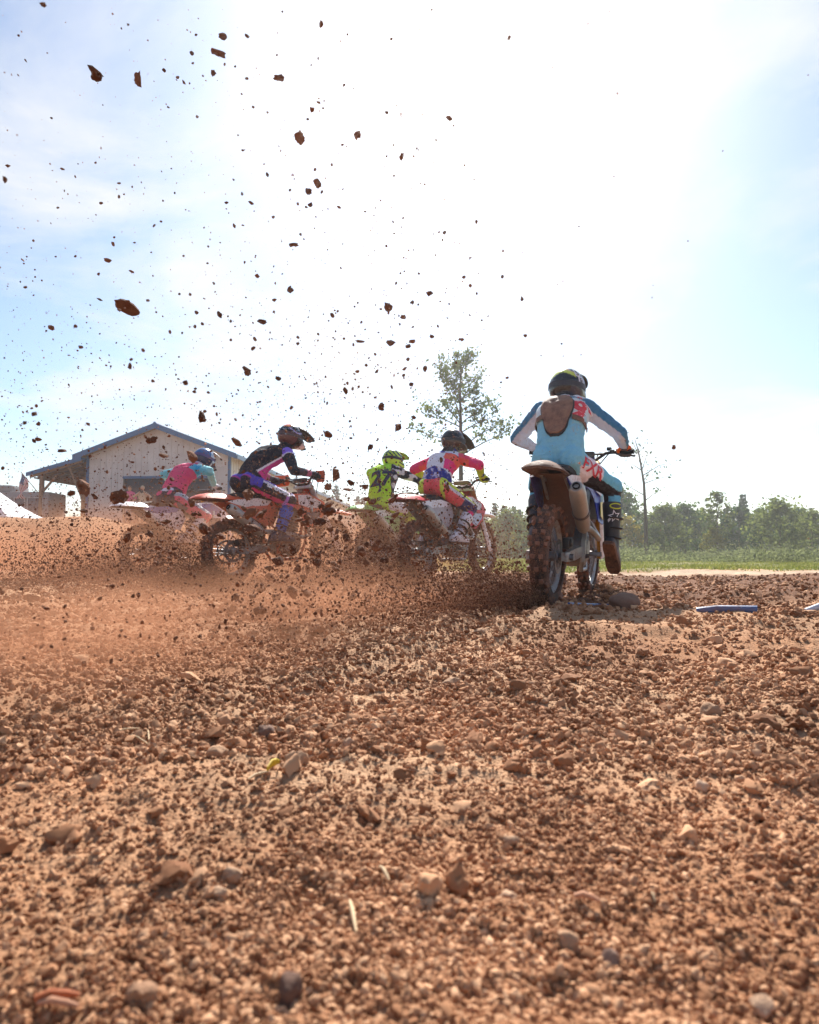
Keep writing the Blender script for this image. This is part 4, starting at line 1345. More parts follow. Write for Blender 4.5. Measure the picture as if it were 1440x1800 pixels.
# ---- red and white bike, white pink and violet jersey
XB = dict(x=.10, y=6.85, heading=33, roll=-1, pitch=-1.0)
motorcycle('red and white dirt bike ahead of the tall sparse tree', c=dict(body='d63a45', trim='eceaf0', plate='b4aeb4', tank='c9c6cc', decal='b8c4da', under='5a3a30', ffender='dcdfe8', fplate='c8363c', guard='eceaee', pad='7a6a52', fork='a86a3c'), **XB)
def paintB(i):
    c = gear(i, 'e2e0ea', 'f0476a', 'ee5a52', 'c7cf3c', 'c5d94a', cuff='2d3768', neck='4a4fa0', shin='d6307c')
    b, u, v = i['bone'], i['u'], i['v']; t = b == 'torso'
    c[t & (np.abs(u) > .105) & (v > .30)] = C('ee3f86')
    c[t & (u < -.09) & (v > .58) & (v < .88)] = C('f26a58')
    c[t & (v > .84)] = C('4c50a4')
    c[t & (v > .86) & (u < -.07)] = C('dcdce8')
    m = t & (v < .34 - .10 * np.abs(u) / .16)
    mot = fbm(i['P'] * 26, 3)
    c[m] = C('343a90'); c[m & (mot > .16)] = C('7d80c4'); c[m & (mot > .34)] = C('d8d4e6')
    c[t & (v < -.02)] = C('ea5f66'); c[t & (v < .03) & (np.abs(u) > .10)] = C('c9dc4c')
    for sd, s in (('R', -1), ('L', 1)):
        f = b == 'farm' + sd
        c[f] = C('b9c436'); c[f & (i['t'] < .2)] = C('cfdc46'); c[f & (i['t'] > .62) & (sideness(i, s) > 0)] = C('2f3a6c')
        c[(b == 'uarm' + sd) & (i['t'] > .62)] = C('e63c76')
        th = b == 'thigh' + sd; lo = i['off'] @ (i['lat'] * s)
        w = i['off'] @ np.array([.6, 0, .8]); c[th] = C('c9dd50'); c[th & (w < .018)] = C('d8d3e0'); c[th & (w < -.022)] = C('ea5f66'); c[th & (i['t'] > .62) & (w < .0)] = C('2a2f66')
        sh = b == 'shin' + sd; c[sh] = C('e0307e'); c[sh & (lo < .012)] = C('262b60')
    return c
poseB = dict(pel=(.40, 0, 1.045), sho=(.685, 0, 1.385), head=(.80, -.01, 1.585), face=(1, -.32, -.22), lat=(-.2, .98, 0), hunch=.07, seed=2, **hands((-.7, -1, -.05), (-.45, 1, .15)), **PEG)
iB = person('rider in white, pink and violet jersey with lime trousers, reaching over the red bike', root_xf(**XB), poseB, paintB, 'motocross riders in the start')
bootB = lambda P, tt, s: np.where((tt[:, None] > .28), C('e8e4ee'), np.where((np.abs(tt[:, None] - .12) < .02), C('8a8690'), C('e4e0e8')))
boot(iB, 'R', bootB); boot(iB, 'L', bootB)
def helmB(a, b, z):
    c = np.tile(C('1c1a20'), (len(a), 1)); c[np.abs(z - .86 + .3 * a) < .035] = C('b8424c'); c[np.abs(z - .93 + .3 * a) < .02] = C('c9c4cc')
    c[(b < -.75) & (np.abs(z - .1) < .06)] = C('c0bcc6'); c[(z < -.2) & (a < 0)] = C('3c2a26'); return c
helmet(iB, poseB['head'], poseB['face'], helmB, PR('dark_visor_with_red', '3a2628'), visor_up=-.35, strap=PR('black_strap', '222026'))
hrm = paint('dark_hair', lin('2a201c'), .6, mud=.2)
hp = Vector(poseB['head'])
hr = MB()
for dy_ in (.035, -.035):
    pts = [hp + Vector((-.10, dy_ * .8, -.08)), hp + Vector((-.19, dy_, -.15)), hp + Vector((-.25, dy_ * 1.1, -.21)), hp + Vector((-.285, dy_ * 1.2, -.27))]
    hr.tube(pts, [.038, .032, .026, .012], 8)
hr.build('hair', hrm, iB['obj'])

# ---- green bike, lime jersey 27
XC = dict(x=-.45, y=7.9, heading=27, roll=-2, pitch=-1, z=-.04)
motorcycle('green dirt bike in the middle, half hidden by the dirt spray', c=dict(body='5fbf4a', trim='dfe6e4', plate='8fcf86', tank='56b344', decal='22262c', under='3a3a30', ffender='58b846', fplate='4aa83c', guard='58b846', pad='222226'), **XC)
def paintC(i):
    c = gear(i, 'b5e53a', 'dcdae2', '2a2c38', '3a3436', 'b9e640', cuff='2c2e38', neck='c3ea50', shin='b4d84a')
    b, u, v = i['bone'], i['u'], i['v']; t = b == 'torso'
    mot = fbm(i['P'] * 17 + 5, 2)
    c[t & (np.abs(u) > .152)] = C('d8d6e0'); c[t & (np.abs(u) > .152) & (mot > .12)] = C('23263a'); c[t & (np.abs(np.abs(u) - .149) < .006)] = C('23263a')
    for sd, s in (('R', -1), ('L', 1)):
        for nm in ('uarm', 'farm'):
            m = b == nm + sd
            c[m] = C('d6d4de'); c[m & (mot > .10)] = C('23253a'); c[m & (mot < -.38)] = C('b5e53a')
        c[(b == 'farm' + sd) & (i['t'] > .5)] = C('4a3c36')
        th = b == 'thigh' + sd; lo = i['off'] @ (i['lat'] * s)
        c[th & (lo > .035)] = C('dedce6'); c[th & (i['t'] > .7)] = C('7e9a3c'); c[th & (mot > .3) & (lo > .03)] = C('262838')
    c[t & (v < -.04)] = C('b9e640')
    return c
poseC = dict(pel=(.28, 0, .985), sho=(.425, 0, 1.40), head=(.60, -.02, 1.535), face=(1, -.1, -.18), lat=(-.36, .93, 0), hunch=.05, seed=3, **hands((-.2, -1, -.1), (-.5, 1, -.2)), **PEG)
iC = person('rider with number 27 on a lime jersey, seen from behind', root_xf(**XC), poseC, paintC, 'motocross riders in the start')
bootC = lambda P, tt, s: np.where((tt[:, None] > .22), C('c9cf3a'), C('dcdae4'))
boot(iC, 'R', bootC); boot(iC, 'L', bootC)
def helmC(a, b, z):
    c = np.tile(C('b8d836'), (len(a), 1)); k = np.sin((z * 1.0 + np.abs(b) * .9) * 17 + a * 3)
    c[k > .15] = C('1f2c3c'); c[(z < .15) & (a < -.1)] = C('b9dc3e'); c[np.abs(b) < .09] = C('222a34'); return c
helmet(iC, poseC['head'], poseC['face'], helmC, PR('lime_visor', '9fc83c'), strap=PR('dark_strap', '20242c'))
pel, sho, mid, lat, back, up = iC['frame']; RX = -lat
project_mesh(iC, text_mesh('27', .265, .012), pel.lerp(sho, .56), RX, up, back, 'jersey_number', M_NAVY)
project_mesh(iC, text_mesh('JANIK', .072, .003), pel.lerp(sho, .83), RX, up, back, 'jersey_name', M_NAVY)
project_mesh(iC, shape_mesh([(-.02, -.035), (.0, -.05), (.02, -.03), (.012, .0), (.024, .03), (.0, .045), (-.018, .03), (-.008, .0)]), pel.lerp(sho, .27), RX, up, back, 'jersey_emblem', M_NAVY)
project_mesh(iC, text_mesh('F2', .055, .003), pel.lerp(sho, -.04), RX, up, unit(back * .9), 'pants_lettering', M_NAVY)

# ---- red orange bike, black and pink jersey
XD = dict(x=-1.83, y=6.7, heading=38, roll=-1, pitch=-1.5)
motorcycle('orange red dirt bike with orange hand guards and a black seat', c=dict(body='e25a30', trim='ecd9d2', plate='d8683e', tank='2a2a34', decal='2c3350', under='5a332a', ffender='e46a44', fplate='e0402e', guard='e8e2e2', pad='2a2024', frame='d8542c', fork='b0b0b4'), guards=paint('orange_guard', lin('f2703a'), .4, mud=.15), silencer_side=-1, **XD)
def paintD(i):
    c = gear(i, '23232e', '2b2b36', '3a3a44', '4a4e58', '2a2a38', neck='24242e', shin='2c58b4')
    b, u, v, bb = i['bone'], i['u'], i['v'], i['b']; t = b == 'torso'
    k = v + bb * 3.0
    sd_ = t & (np.abs(u) > .06)
    front = bb < -.035 - .10 * (v - .55)
    c[t & (front)] = C('dc4a94')
    ed = np.abs(bb + .035 + .10 * (v - .55))
    c[t & (ed < .010)] = C('efe6ee'); c[t & (ed >= .010) & (ed < .016) & front] = C('c8479c')
    c[t & (v < .10)] = C('2b2a36')
    c[t & (v < -.02)] = C('584ab8'); c[t & (v < -.10)] = C('b04a98'); c[t & (v < -.13)] = C('2a2a38')
    for sd, s in (('R', -1), ('L', 1)):
        f = b == 'farm' + sd; c[f] = C('5a5258'); c[f & (i['t'] < .12)] = C('e89480'); c[f & (i['t'] > .62)] = C('c06a8c')
        m = b == 'uarm' + sd; c[m & (i['t'] < .16)] = C('8f6fe0'); c[m & (np.abs(i['t'] - .18) < .03)] = C('e8e0f2')
        th = b == 'thigh' + sd; up_s = i['off'][:, 2]
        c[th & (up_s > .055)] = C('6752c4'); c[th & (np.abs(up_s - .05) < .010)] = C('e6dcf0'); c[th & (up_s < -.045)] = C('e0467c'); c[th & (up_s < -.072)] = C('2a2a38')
        c[th & (i['t'] < .16) & (up_s > -.02)] = C('5a4cba'); c[th & (np.abs(i['t'] - .88) < .04)] = C('b87ad0')
        c[b == 'shin' + sd] = C('2b4fa8')
    return c
poseD = dict(pel=(.27, 0, 1.06), sho=(.69, 0, 1.405), head=(.835, -.02, 1.60), face=(1, -.12, -.30), hunch=.085, seed=4, **hands((-.2, -.8, -.9), (-.2, 1, -.5)), **PEG)
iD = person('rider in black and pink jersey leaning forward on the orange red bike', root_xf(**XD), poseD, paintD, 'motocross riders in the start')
bootD = lambda P, tt, s: np.where((tt[:, None] > .10), C('2f5cc0'), C('2a3450'))
boot(iD, 'R', bootD); boot(iD, 'L', bootD)
def helmD(a, b, z):
    c = np.tile(C('15161c'), (len(a), 1)); k = np.abs(np.sin((z * 1.3 - a * .9) * 5.5)); c[(k < .10) & (z > -.2)] = C('9aa6b4')
    c[(a < -.35) & (z > .50) & (z < .80) & (b < -.05) & (b > -.58)] = C('f07a3c'); c[(z < -.15) & (a < .1)] = C('5a2c30')
    c[(b < -.6) & (np.abs(z - .18 - .4 * np.abs(a)) < .045)] = C('b9a8e0'); c[(a > .62) & (z < -.3)] = C('d8cfd2'); return c
helmet(iD, poseD['head'], poseD['face'], helmD, PR('grey_visor', '2c3034'), visor_up=-.12, strap=PR('dark_red_strap', '4a2c30'))
hipR, kneR = Vector(iD['J']['hipR']), Vector(iD['J']['kneR'])
ux = unit(kneR - hipR); project_mesh(iD, text_mesh('moose', .105, .006, .1), hipR.lerp(kneR, .55) + Vector((0, 0, .018)), ux, unit(Vector((0, -1, 0)).cross(-ux)), (0, -1, .1), 'pants_lettering', M_WHITE)

# ---- white bike, pink jersey with blue sleeves
XE = dict(x=-3.22, y=7.94, heading=28, roll=-1, pitch=-1.0)
motorcycle('white dirt bike at the far end of the row, low in the dust', c=dict(body='e9e7ee', trim='6a6aa8', plate='dcdae6', tank='e4e2ea', decal='34364a', under='4a3a34', ffender='eceaf0', fplate='3a3a46', guard='e6e4ea', pad='2a2a30', frame='8a8a92'), **XE)
def paintE(i):
    c = gear(i, 'e0557c', '8fd3dc', '6fbccb', 'ded9dc', 'de4f7c', neck='c7b9cc', shin='d9dde6')
    b, u, v, bb = i['bone'], i['u'], i['v'], i['b']; t = b == 'torso'
    c[t & (v > .93) & (bb > .02)] = C('ecd8e2'); c[t & (v < .10) & (np.abs(bb) < .06)] = C('33324a'); c[t & (v < .06) & (v > -.03) & (bb >= .05)] = C('d9d2e2')
    c[t & (v > .72) & (np.abs(u) > .14)] = C('5cb4d0')
    for sd, s in (('R', -1), ('L', 1)):
        m = b == 'uarm' + sd; c[m & (i['t'] < .35) & (sideness(i, s) < .03)] = C('4fb0d4'); c[m & (np.abs(np.sin(i['t'] * 16)) < .25) & (sideness(i, s) > .02) & (i['t'] < .6)] = C('d8eeee')
        f = b == 'farm' + sd; c[f] = C('9fd0cf')
        th = b == 'thigh' + sd; upz = i['off'][:, 2]
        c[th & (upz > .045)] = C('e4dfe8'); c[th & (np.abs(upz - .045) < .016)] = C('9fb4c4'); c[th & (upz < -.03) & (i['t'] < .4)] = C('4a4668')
    return c
poseE = dict(pel=(.46, 0, 1.02), sho=(.80, 0, 1.415), head=(.985, -.02, 1.56), face=(1, -.18, -.42), hunch=.07, seed=5, **hands((-.1, -1, -.6), (-.5, 1, .42)), **PEG)
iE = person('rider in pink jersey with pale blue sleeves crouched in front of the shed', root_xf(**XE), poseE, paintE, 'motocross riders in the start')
bootE = lambda P, tt, s: np.where((tt[:, None] > .2), C('dfe4ee'), C('b8c8d8'))
boot(iE, 'R', bootE); boot(iE, 'L', bootE)
def helmE(a, b, z):
    c = np.tile(C('3a669c'), (len(a), 1)); c[(a > .28)] = C('b9c4cf'); c[(np.abs(a - .25 + .2 * z) < .04)] = C('e6eaee'); c[(z < -.05) & (a < .4)] = C('1f2848')
    c[(np.abs(z - .1 + .5 * a) < .07) & (a < .2)] = C('6a5a80'); c[(a > .5) & (z < -.3)] = C('262a48'); return c
helmet(iE, poseE['head'], poseE['face'], helmE, PR('white_visor', 'd5dae0', .1), visor_up=-.2, strap=PR('purple_strap', '5a4a78'))
hipR, kneR = Vector(iE['J']['hipR']), Vector(iE['J']['kneR'])
ux = unit(kneR - hipR); uy = unit(Vector((0, -1, 0)).cross(-ux))
for k in range(6):
    bar = [(-.016, -.028), (-.004, -.03), (.016, .03), (.003, .03)] if k % 2 else [(.016, -.028), (.004, -.03), (-.014, .03), (-.002, .03)]
    project_mesh(iE, shape_mesh([(x + (k - 2.5) * .036, y) for x, y in bar]), hipR.lerp(kneR, .55) + Vector((0, 0, .052)), ux, uy, unit((0, -1, .8)), 'pants_print', M_NAVY)
# ------------------------------------------------------------------ shed with porch
def flat_mat(name, h, rough=.6, metal=0.0, var=.15, scale=2.0, bumps=.1):
    m, nt, b = nodes(name)
    base = nt.nodes.new('ShaderNodeRGB'); base.outputs[0].default_value = (*lin(h), 1)
    nt.links.new(mixc(nt, var, base.outputs[0], noise(nt, scale, 5, .65), 'OVERLAY'), b.inputs['Base Color'])
    b.inputs['Roughness'].default_value = rough; b.inputs['Metallic'].default_value = metal
    bump(nt, b, noise(nt, scale * 12, 3), bumps, .01)
    return m
M_TAN = flat_mat('tan_steel_wall', 'c2bab8', .55, var=.4, scale=1.1)
M_PALE = flat_mat('pale_steel_wall', 'c9c6bd', .5)
M_ROOF = flat_mat('blue_steel_trim', '3b5a86', .45)
M_ROOF2 = flat_mat('blue_roof_steel', '4f7195', .4)
M_WOOD = flat_mat('weathered_wood', '8a6e58', .85, var=.4, scale=5)
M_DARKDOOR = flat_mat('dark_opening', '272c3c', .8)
M_SOFFIT = flat_mat('soffit_wood', 'a08260', .8, var=.3)

def shed():
    gx, gy = -8.85, 32.0
    root = empty('shed', (gx, gy, .55), (0, 0, R(-3.0)))       # near right corner; x towards the right, y away
    tag(root, 'tan metal shed with blue roof trim and a timber porch on its left', 'shed')
    W, L, EV, RID = 7.15, 46.0, 4.48, 5.82
    # gable wall panels between ribs, each standing a little proud
    def gz(x): return EV + (RID - EV) * (1 - abs((x + W / 2) / (W / 2)))
    x = -W
    i = 0
    while x < -.02:
        x2 = min(0, x + .30)
        doorx = -5.25 < (x + x2) / 2 < -.95
        z0 = 3.3 if doorx else -.4
        a, b_ = x + .004, x2 - .004
        mb = MB()
        mids = [a, b_] if not (a < -W / 2 < b_) else [a, -W / 2, b_]
        poly = [(a, -.02, z0), (b_, -.02, z0)] + [(q, -.02, gz(q) - .02) for q in mids[::-1]]
        n = len(poly)
        mb.add(poly + [(p[0], .03, p[2]) for p in poly], [list(range(n)), list(range(2 * n - 1, n - 1, -1))] + [[k, k + n, (k + 1) % n + n, (k + 1) % n] for k in range(n)])
        mb.box((x2, -.032, (z0 + gz(x2)) / 2), (.05, .03, gz(x2) - z0 - .06))
        link('wall_panel', mb.mesh('wall_panel', M_TAN), root)
        x = x2; i += 1
    MB().box((-W / 2, .10, (EV - .4) / 2), (W - .06, .10, EV + .3)).build('back_lining', M_TAN, root).location = (0, .10, -.1)
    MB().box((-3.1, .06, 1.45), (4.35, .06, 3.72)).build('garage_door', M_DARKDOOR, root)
    MB().box((-3.1, -.05, 3.33), (4.45, .10, .12)).build('door_lintel', M_ROOF, root)
    # long side wall
    pm = MB().box((0, .2, (EV - .3) / 2), (.05, .375, EV + .25)).box((.03, 0, (EV - .3) / 2), (.05, .05, EV + .25)).mesh('side_panel', M_PALE)
    y = .12
    while y < L - .4:
        link('side_panel', pm, root, (0, y, 0)); y += .40
    MB().box((.0, .0, (EV - .3) / 2), (.13, .13, EV + .3)).build('corner_trim', M_ROOF, root)
    MB().box((-W, .0, (EV - .3) / 2), (.13, .13, EV + .3)).build('corner_trim', M_ROOF, root)
    for (yy, zz) in ((12, 1.6), (24, 1.6), (36.5, 1.6)):
        MB().box((.05, yy, zz), (.05, 1.1, 1.0)).build('side_window', M_DARKDOOR, root)
    MB().box((-W / 2, L, EV / 2), (W, .1, EV)).build('far_wall', M_PALE, root)
    # roof
    OV, SO = .55, .50
    sl = (RID - EV) / (W / 2)
    for s in (-1, 1):
        e = s * (W / 2 + SO)
        ze = EV - sl * SO
        rf = MB().loft([[(-W / 2, yy, RID + .10), (-W / 2 + e, yy, ze + .10), (-W / 2 + e, yy, ze + .02), (-W / 2, yy, RID + .02)] for yy in (-OV, L + .4)]).build('roof', M_ROOF2, root)
        MB().loft([[(-W / 2 + d * e, -OV + yy, RID + (ze - RID) * d + zz) for yy, zz in ((-.03, -.14), (-.03, .13), (.02, .13), (.02, -.14))] for d in (0, 1.0)]).build('barge_board', M_ROOF, rf)
        MB().box((-W / 2 + e, L / 2, ze + .0), (.06, L + .9, .22)).build('gutter', M_ROOF2, rf)
        MB().loft([[(-W / 2 + s * W / 2, yy, EV + .0), (-W / 2 + e - s * .04, yy, ze - .02), (-W / 2 + e - s * .04, yy, ze - .05), (-W / 2 + s * W / 2, yy, EV - .03)] for yy in (-OV + .03, L)]).build('soffit', M_SOFFIT, rf)
        MB().loft([[(-W / 2 + d * e, yy, RID + (ze - RID) * d - .02 - zz) for yy, zz in ((-OV + .02, 0), (-.01, 0), (-.01, .03), (-OV + .02, .03))] for d in (0, .97)]).build('soffit', M_SOFFIT, rf)
    MB().tube([(-W / 2, -OV, RID + .12), (-W / 2, L + .4, RID + .12)], .08, 6).build('ridge_cap', M_ROOF, root)
    # porch: a lower lean-to on the left
    PW, PL = 2.75, 3.6
    MB().loft([[(-W - .05, yy, 4.28), (-W - PW, yy, 3.52), (-W - PW, yy, 3.44), (-W - .05, yy, 4.20)] for yy in (-.55, PL)]).build('porch_roof', M_ROOF, root)
    MB().loft([[(-W - .05, yy, 4.31), (-W - PW - .05, yy, 3.55), (-W - PW - .05, yy, 3.36), (-W - .05, yy, 4.12)] for yy in (-.60, -.54)]).build('porch_fascia', M_ROOF, root)
    for k in range(7):
        yy = -.40 + k * .62
        MB().loft([[(-W - .08, yy + d, 4.19), (-W - PW + .04, yy + d, 3.43), (-W - PW + .04, yy + d, 3.29), (-W - .08, yy + d, 4.05)] for d in (-.03, .03)]).build('porch_rafter', M_WOOD, root)
    for k in range(5):
        xx = -W - .3 - k * .56
        zz = 4.28 - .76 / 2.7 * (.3 + k * .56) - .15
        MB().box((xx, PL / 2 - .3, zz - .10), (.07, PL, .07)).build('porch_purlin', M_WOOD, root)
    MB().box((-W - PW + .62, PL / 2 - .3, 3.30), (.12, PL + .2, .20)).build('porch_beam', M_WOOD, root)
    for yy in (-.35, PL - .2):
        p = MB().box((-W - PW + .62, yy, 1.5), (.17, .17, 3.5)).build('porch_post', M_WOOD, root)
        MB().tube([(-W - PW + .62, yy, 2.55), (-W - PW + 1.35, yy, 3.40)], .06, 6).build('brace', M_WOOD, p)
    MB().tube([(-W - .06, -.3, 2.2), (-W - .75, -.3, 3.75)], .055, 6).build('wall_brace', M_WOOD, root)
    return root
shed()

# US flag leaning from the porch post
def flag():
    m, nt, b = nodes('flag_cloth')
    a = nt.nodes.new('ShaderNodeVertexColor'); a.layer_name = 'Col'
    nt.links.new(a.outputs[0], b.inputs['Base Color']); b.inputs['Roughness'].default_value = .8
    nu, nv = 60, 39
    p0 = pix(38, 831, 30.5)
    V, cols = [], []
    for j in range(nv):
        for i in range(nu):
            s, t = i / (nu - 1), j / (nv - 1)          # s along the stripes, t across them
            # hangs from its hoist edge on a sloping staff
            h = Vector((.33, 0, -.36)) * (t * .95) * 1.15
            x = h.x - s * .14 - .10 * math.sin(s * 7 + t * 3) * s - .12 * t * s
            z = h.z - s * (1.22 - .40 * t)
            y = .10 * math.sin(s * 9 + t * 5) * (.3 + s)
            V.append(p0 + Vector((x, y, z)))
            st = int(t * 13)
            c = C('b3202e') if st % 2 == 0 else C('e6e2e0')
            if s < .40 and t < 7 / 13:
                c = C('27305e')
                ii, jj = s / .40 * 11, t / (7 / 13) * 9
                if abs(ii % 1 - .5) < .26 and abs(jj % 1 - .5) < .3 and (int(ii) + int(jj)) % 2 == 0: c = C('dcdce4')
            cols.append(c)
    F = np.array([(j * nu + i, j * nu + i + 1, (j + 1) * nu + i + 1, (j + 1) * nu + i) for j in range(nv - 1) for i in range(nu - 1)])
    me = mesh_np('flag', np.array([v[:] for v in V]), F, m)
    set_col(me, np.array(cols))
    root = empty('flag', p0 + Vector((.8, 0, -1.6)))
    tag(root, 'striped red and white flag with blue canton on a leaning staff by the porch post', 'flag')
    o = link('flag_cloth', me, root); o.location = -root.location
    md = o.modifiers.new('thick', 'SOLIDIFY'); md.thickness = .006
    q = MB().tube([p0 + Vector((-.04, 0, .05)), p0 + Vector((.82, 0, -.95))], .016, 6).build('staff', M_WOOD, root); q.location = -root.location
flag()

# grey trailer behind the porch post
def trailer():
    p = pix(50, 905, 33)
    z0 = H1(p.x, p.y)
    root = empty('trailer', (p.x, p.y, z0 - .5), (0, 0, R(4)))
    tag(root, 'grey box trailer with framed windows behind the porch post', 'trailer')
    g = flat_mat('grey_trailer_skin', '8e8a8c', .5); d = flat_mat('dark_glass', '4a4a5c', .2); w = flat_mat('window_frame', 'aaa6a8', .5)
    b = MB().box((.05, 0, 1.35), (2.7, 1.9, 1.75), bev=.05).build('body', g, root)
    MB().box((-1.0, .05, 2.4), (1.1, 1.7, .32), bev=.05).build('roof_pod', g, root)
    for xx, ww in ((-.62, .5), (.05, .5), (.78, .72)):
        f = MB().box((xx, -.965, 1.52), (ww, .04, .8)).build('window', d, root)
        MB().box((xx, -.985, 1.94), (ww + .08, .05, .05)).box((xx, -.985, 1.10), (ww + .08, .05, .05)).box((xx - ww / 2, -.985, 1.52), (.05, .05, .84)).box((xx + ww / 2, -.985, 1.52), (.05, .05, .84)).build('frame', w, f)
    for xx in (-.4, .35): MB().lathe([(-.09, .01), (-.09, .33), (.09, .33), (.09, .01)], 20, 'y', (xx, -.85, .33)).build('wheel', M_RUBBER, root)
    MB().box((0, 0, .45), (2.3, 1.5, .10)).build('chassis', M_BLACK, root)
trailer()

def canopy():
    p = pix(2, 905, 22)
    z0 = H1(p.x, p.y)
    root = empty('canopy_tent', (p.x - .25, p.y, z0 - .35))
    tag(root, 'white canopy tent with sloping sides at the left edge', 'tent')
    m = flat_mat('white_canvas', 'b4bcc8', .7, var=.1)
    a = 1.15
    g = []
    top = MB()
    for s in range(4):
        q0, q1 = R(45 + 90 * s), R(135 + 90 * s)
        r_ = a * 1.414
        A, B_, T = Vector((r_ * math.cos(q0), r_ * math.sin(q0), 1.0)), Vector((r_ * math.cos(q1), r_ * math.sin(q1), 1.0)), Vector((-.2, 0, 2.15))
        rows = []
        for k in range(6):
            t = k / 5
            l, r = A.lerp(T, t), B_.lerp(T, t)
            sag = Vector((0, 0, -.10 * math.sin(math.pi * t)))
            rows.append([l.lerp(r, j / 4) + sag for j in range(5)])
        MB().sheet(rows, .01).build('roof_panel', m, root)
        MB().sheet([[A + Vector((0, 0, -.28 * k)) if j == 0 else B_ + Vector((0, 0, -.28 * k)) for j in range(2)] for k in range(2)], .008).build('valance', m, root)
        MB().tube([A, A * 1.0 + Vector((0, 0, -1.4))], .03, 8).build('leg', M_ALU, root)
canopy()

# two onlookers in front of the dark door
def standing(label, px, depth, top, trousers, skin, hair, camera=False, seed=0):
    p = pix(px, 880, depth); z0 = H1(p.x, p.y)
    def pf(i):
        c = np.zeros((len(i['P']), 3)); b = i['bone']; c[:] = C(top)
        for sd in 'RL':
            c[(b == 'farm' + sd)] = C(skin); c[b == 'hand' + sd] = C(skin)
            for nm in ('thigh', 'shin'): c[b == nm + sd] = C(trousers)
            c[b == 'foot' + sd] = C('3a3434')
        c[(b == 'neck')] = C(skin); c[(b == 'torso') & (i['v'] < 0)] = C(trousers)
        return c
    g = (.30, -.10, 1.42) if camera else (.28, -.08, 1.08)
    g2 = (.30, .10, 1.42) if camera else (.28, .10, 1.05)
    pose = dict(pel=(0, 0, .95), sho=(.03, 0, 1.42), head=(.06, 0, 1.62), face=(1, 0, -.05), hunch=.02, seed=seed, scale=.97,
                handR=dict(grip=g, u=(0, -1, 0), pole=(-.2, -1, -.6), wdir=(-.6, -.3, -.5), open=True), handL=dict(grip=g2, u=(0, 1, 0), pole=(-.2, 1, -.6), wdir=(-.6, .3, -.5), open=True),
                ankR=(0, -.12, .09), ankL=(0, .12, .09), toeR=(1, -.2, -.25), toeL=(1, .2, -.25), kneeR=(1, -.1, 0), kneeL=(1, .1, 0))
    i = person(label, ((p.x, p.y, z0), (0, 0, R(-75))), pose, pf, 'onlookers by the shed door', voxel=.016)
    hm = flat_mat('hair', hair, .7)
    v, f = ell(Vector(pose['head']) + Vector((-.02, 0, .035)), Vector((.105, 0, 0)), Vector((0, .09, 0)), Vector((0, 0, .105)))
    MB().add(v, f).build('hair', hm, i['obj'])
    if camera:
        k = MB().box((.34, 0, 1.46), (.08, .14, .10), bev=.01).lathe([(0, .01), (0, .04), (.10, .045), (.10, .01)], 14, 'x', (.38, 0, 1.46))
        co = k.build('camera', M_BLACK, None, loc=(p.x, p.y, z0), rot=(0, 0, R(-75)))
        tag(co, 'black camera held up by the onlooker in the tan jacket', 'camera')
standing('onlooker in pink top standing by the dark shed door', 228, 29.5, 'd8528c', '8a7a88', 'c8967c', '6a4a3c', False, 8)
standing('onlooker in pale tan jacket holding up a camera by the shed door', 250.5, 29.3, 'cdb8a4', 'c4ac94', 'c8967c', 'b59a80', True, 9)

# ------------------------------------------------------------------ gate pipe, rock, small things on the ground
def on_ground(o, dz=0): o.location.z = H1(o.location.x, o.location.y) + dz; return o
M_PIPE = paint('blue_gate_pipe', lin('4a6796'), .45, mud=.55, scale=6)
M_PIPEW = paint('pale_gate_pipe', lin('b8bcc8'), .45, mud=.3, scale=6)
def pipe(pts, rad, mat, label):
    W = []
    for (a, b, dz) in pts:
        p = ground_hit(a, b); W.append(p + Vector((0, 0, rad * .7 + dz)))
    c = W[0].copy()
    o = MB().tube([w - c for w in W], rad, 10).build('gate_pipe', mat, None, loc=c)
    tag(o, label, 'pipe', 'pipes of the start gate')
pipe([(1226, 1074, -.016), (1262, 1075, -.004), (1332, 1078, .001)], .019, M_PIPE, 'blue pipe end showing in the scooped hole right of the nearest bike')
pipe([(1000, 1063, -.002), (1050, 1065, -.002), (1092, 1067, .0)], .009, M_PIPE, 'thin blue pipe between the rear tyre and the brown rock')
pipe([(872, 1053, .0), (905, 1055, .0)], .016, M_PIPEW, 'short pale pipe end left of the muddy rear tyre')
pipe([(1416, 1077, -.006), (1452, 1071, .012)], .015, M_PIPEW, 'white pipe end at the right edge of the track')
def stone(px, py, w, h, label, mat, name='stone', cat='stone', seed=1, turn=0, rough=.3, sink=.25, group=None, sub=3, depth_k=1.0):
    p = ground_hit(px, py + h * .35); d = p.y
    sx, sz = w * d / FPX / 2, h * d / FPX / 2
    me = clod_mesh(name, seed, mat, sub, rough)
    o = link(name, me, None, (p.x, p.y + sx * .3, p.z + sz * (1 - 2 * sink) * .8), (0, R(turn), rng.uniform(-.3, .3)), (sx, (sx + sz) * .5 * depth_k, sz))
    return tag(o, label, cat, group)
stone(1100, 1060, 60, 36, 'brown rock in the dirt right of the nearest bike', S_ROCK, 'rock', 'rock', 8, 0, .14, .10)
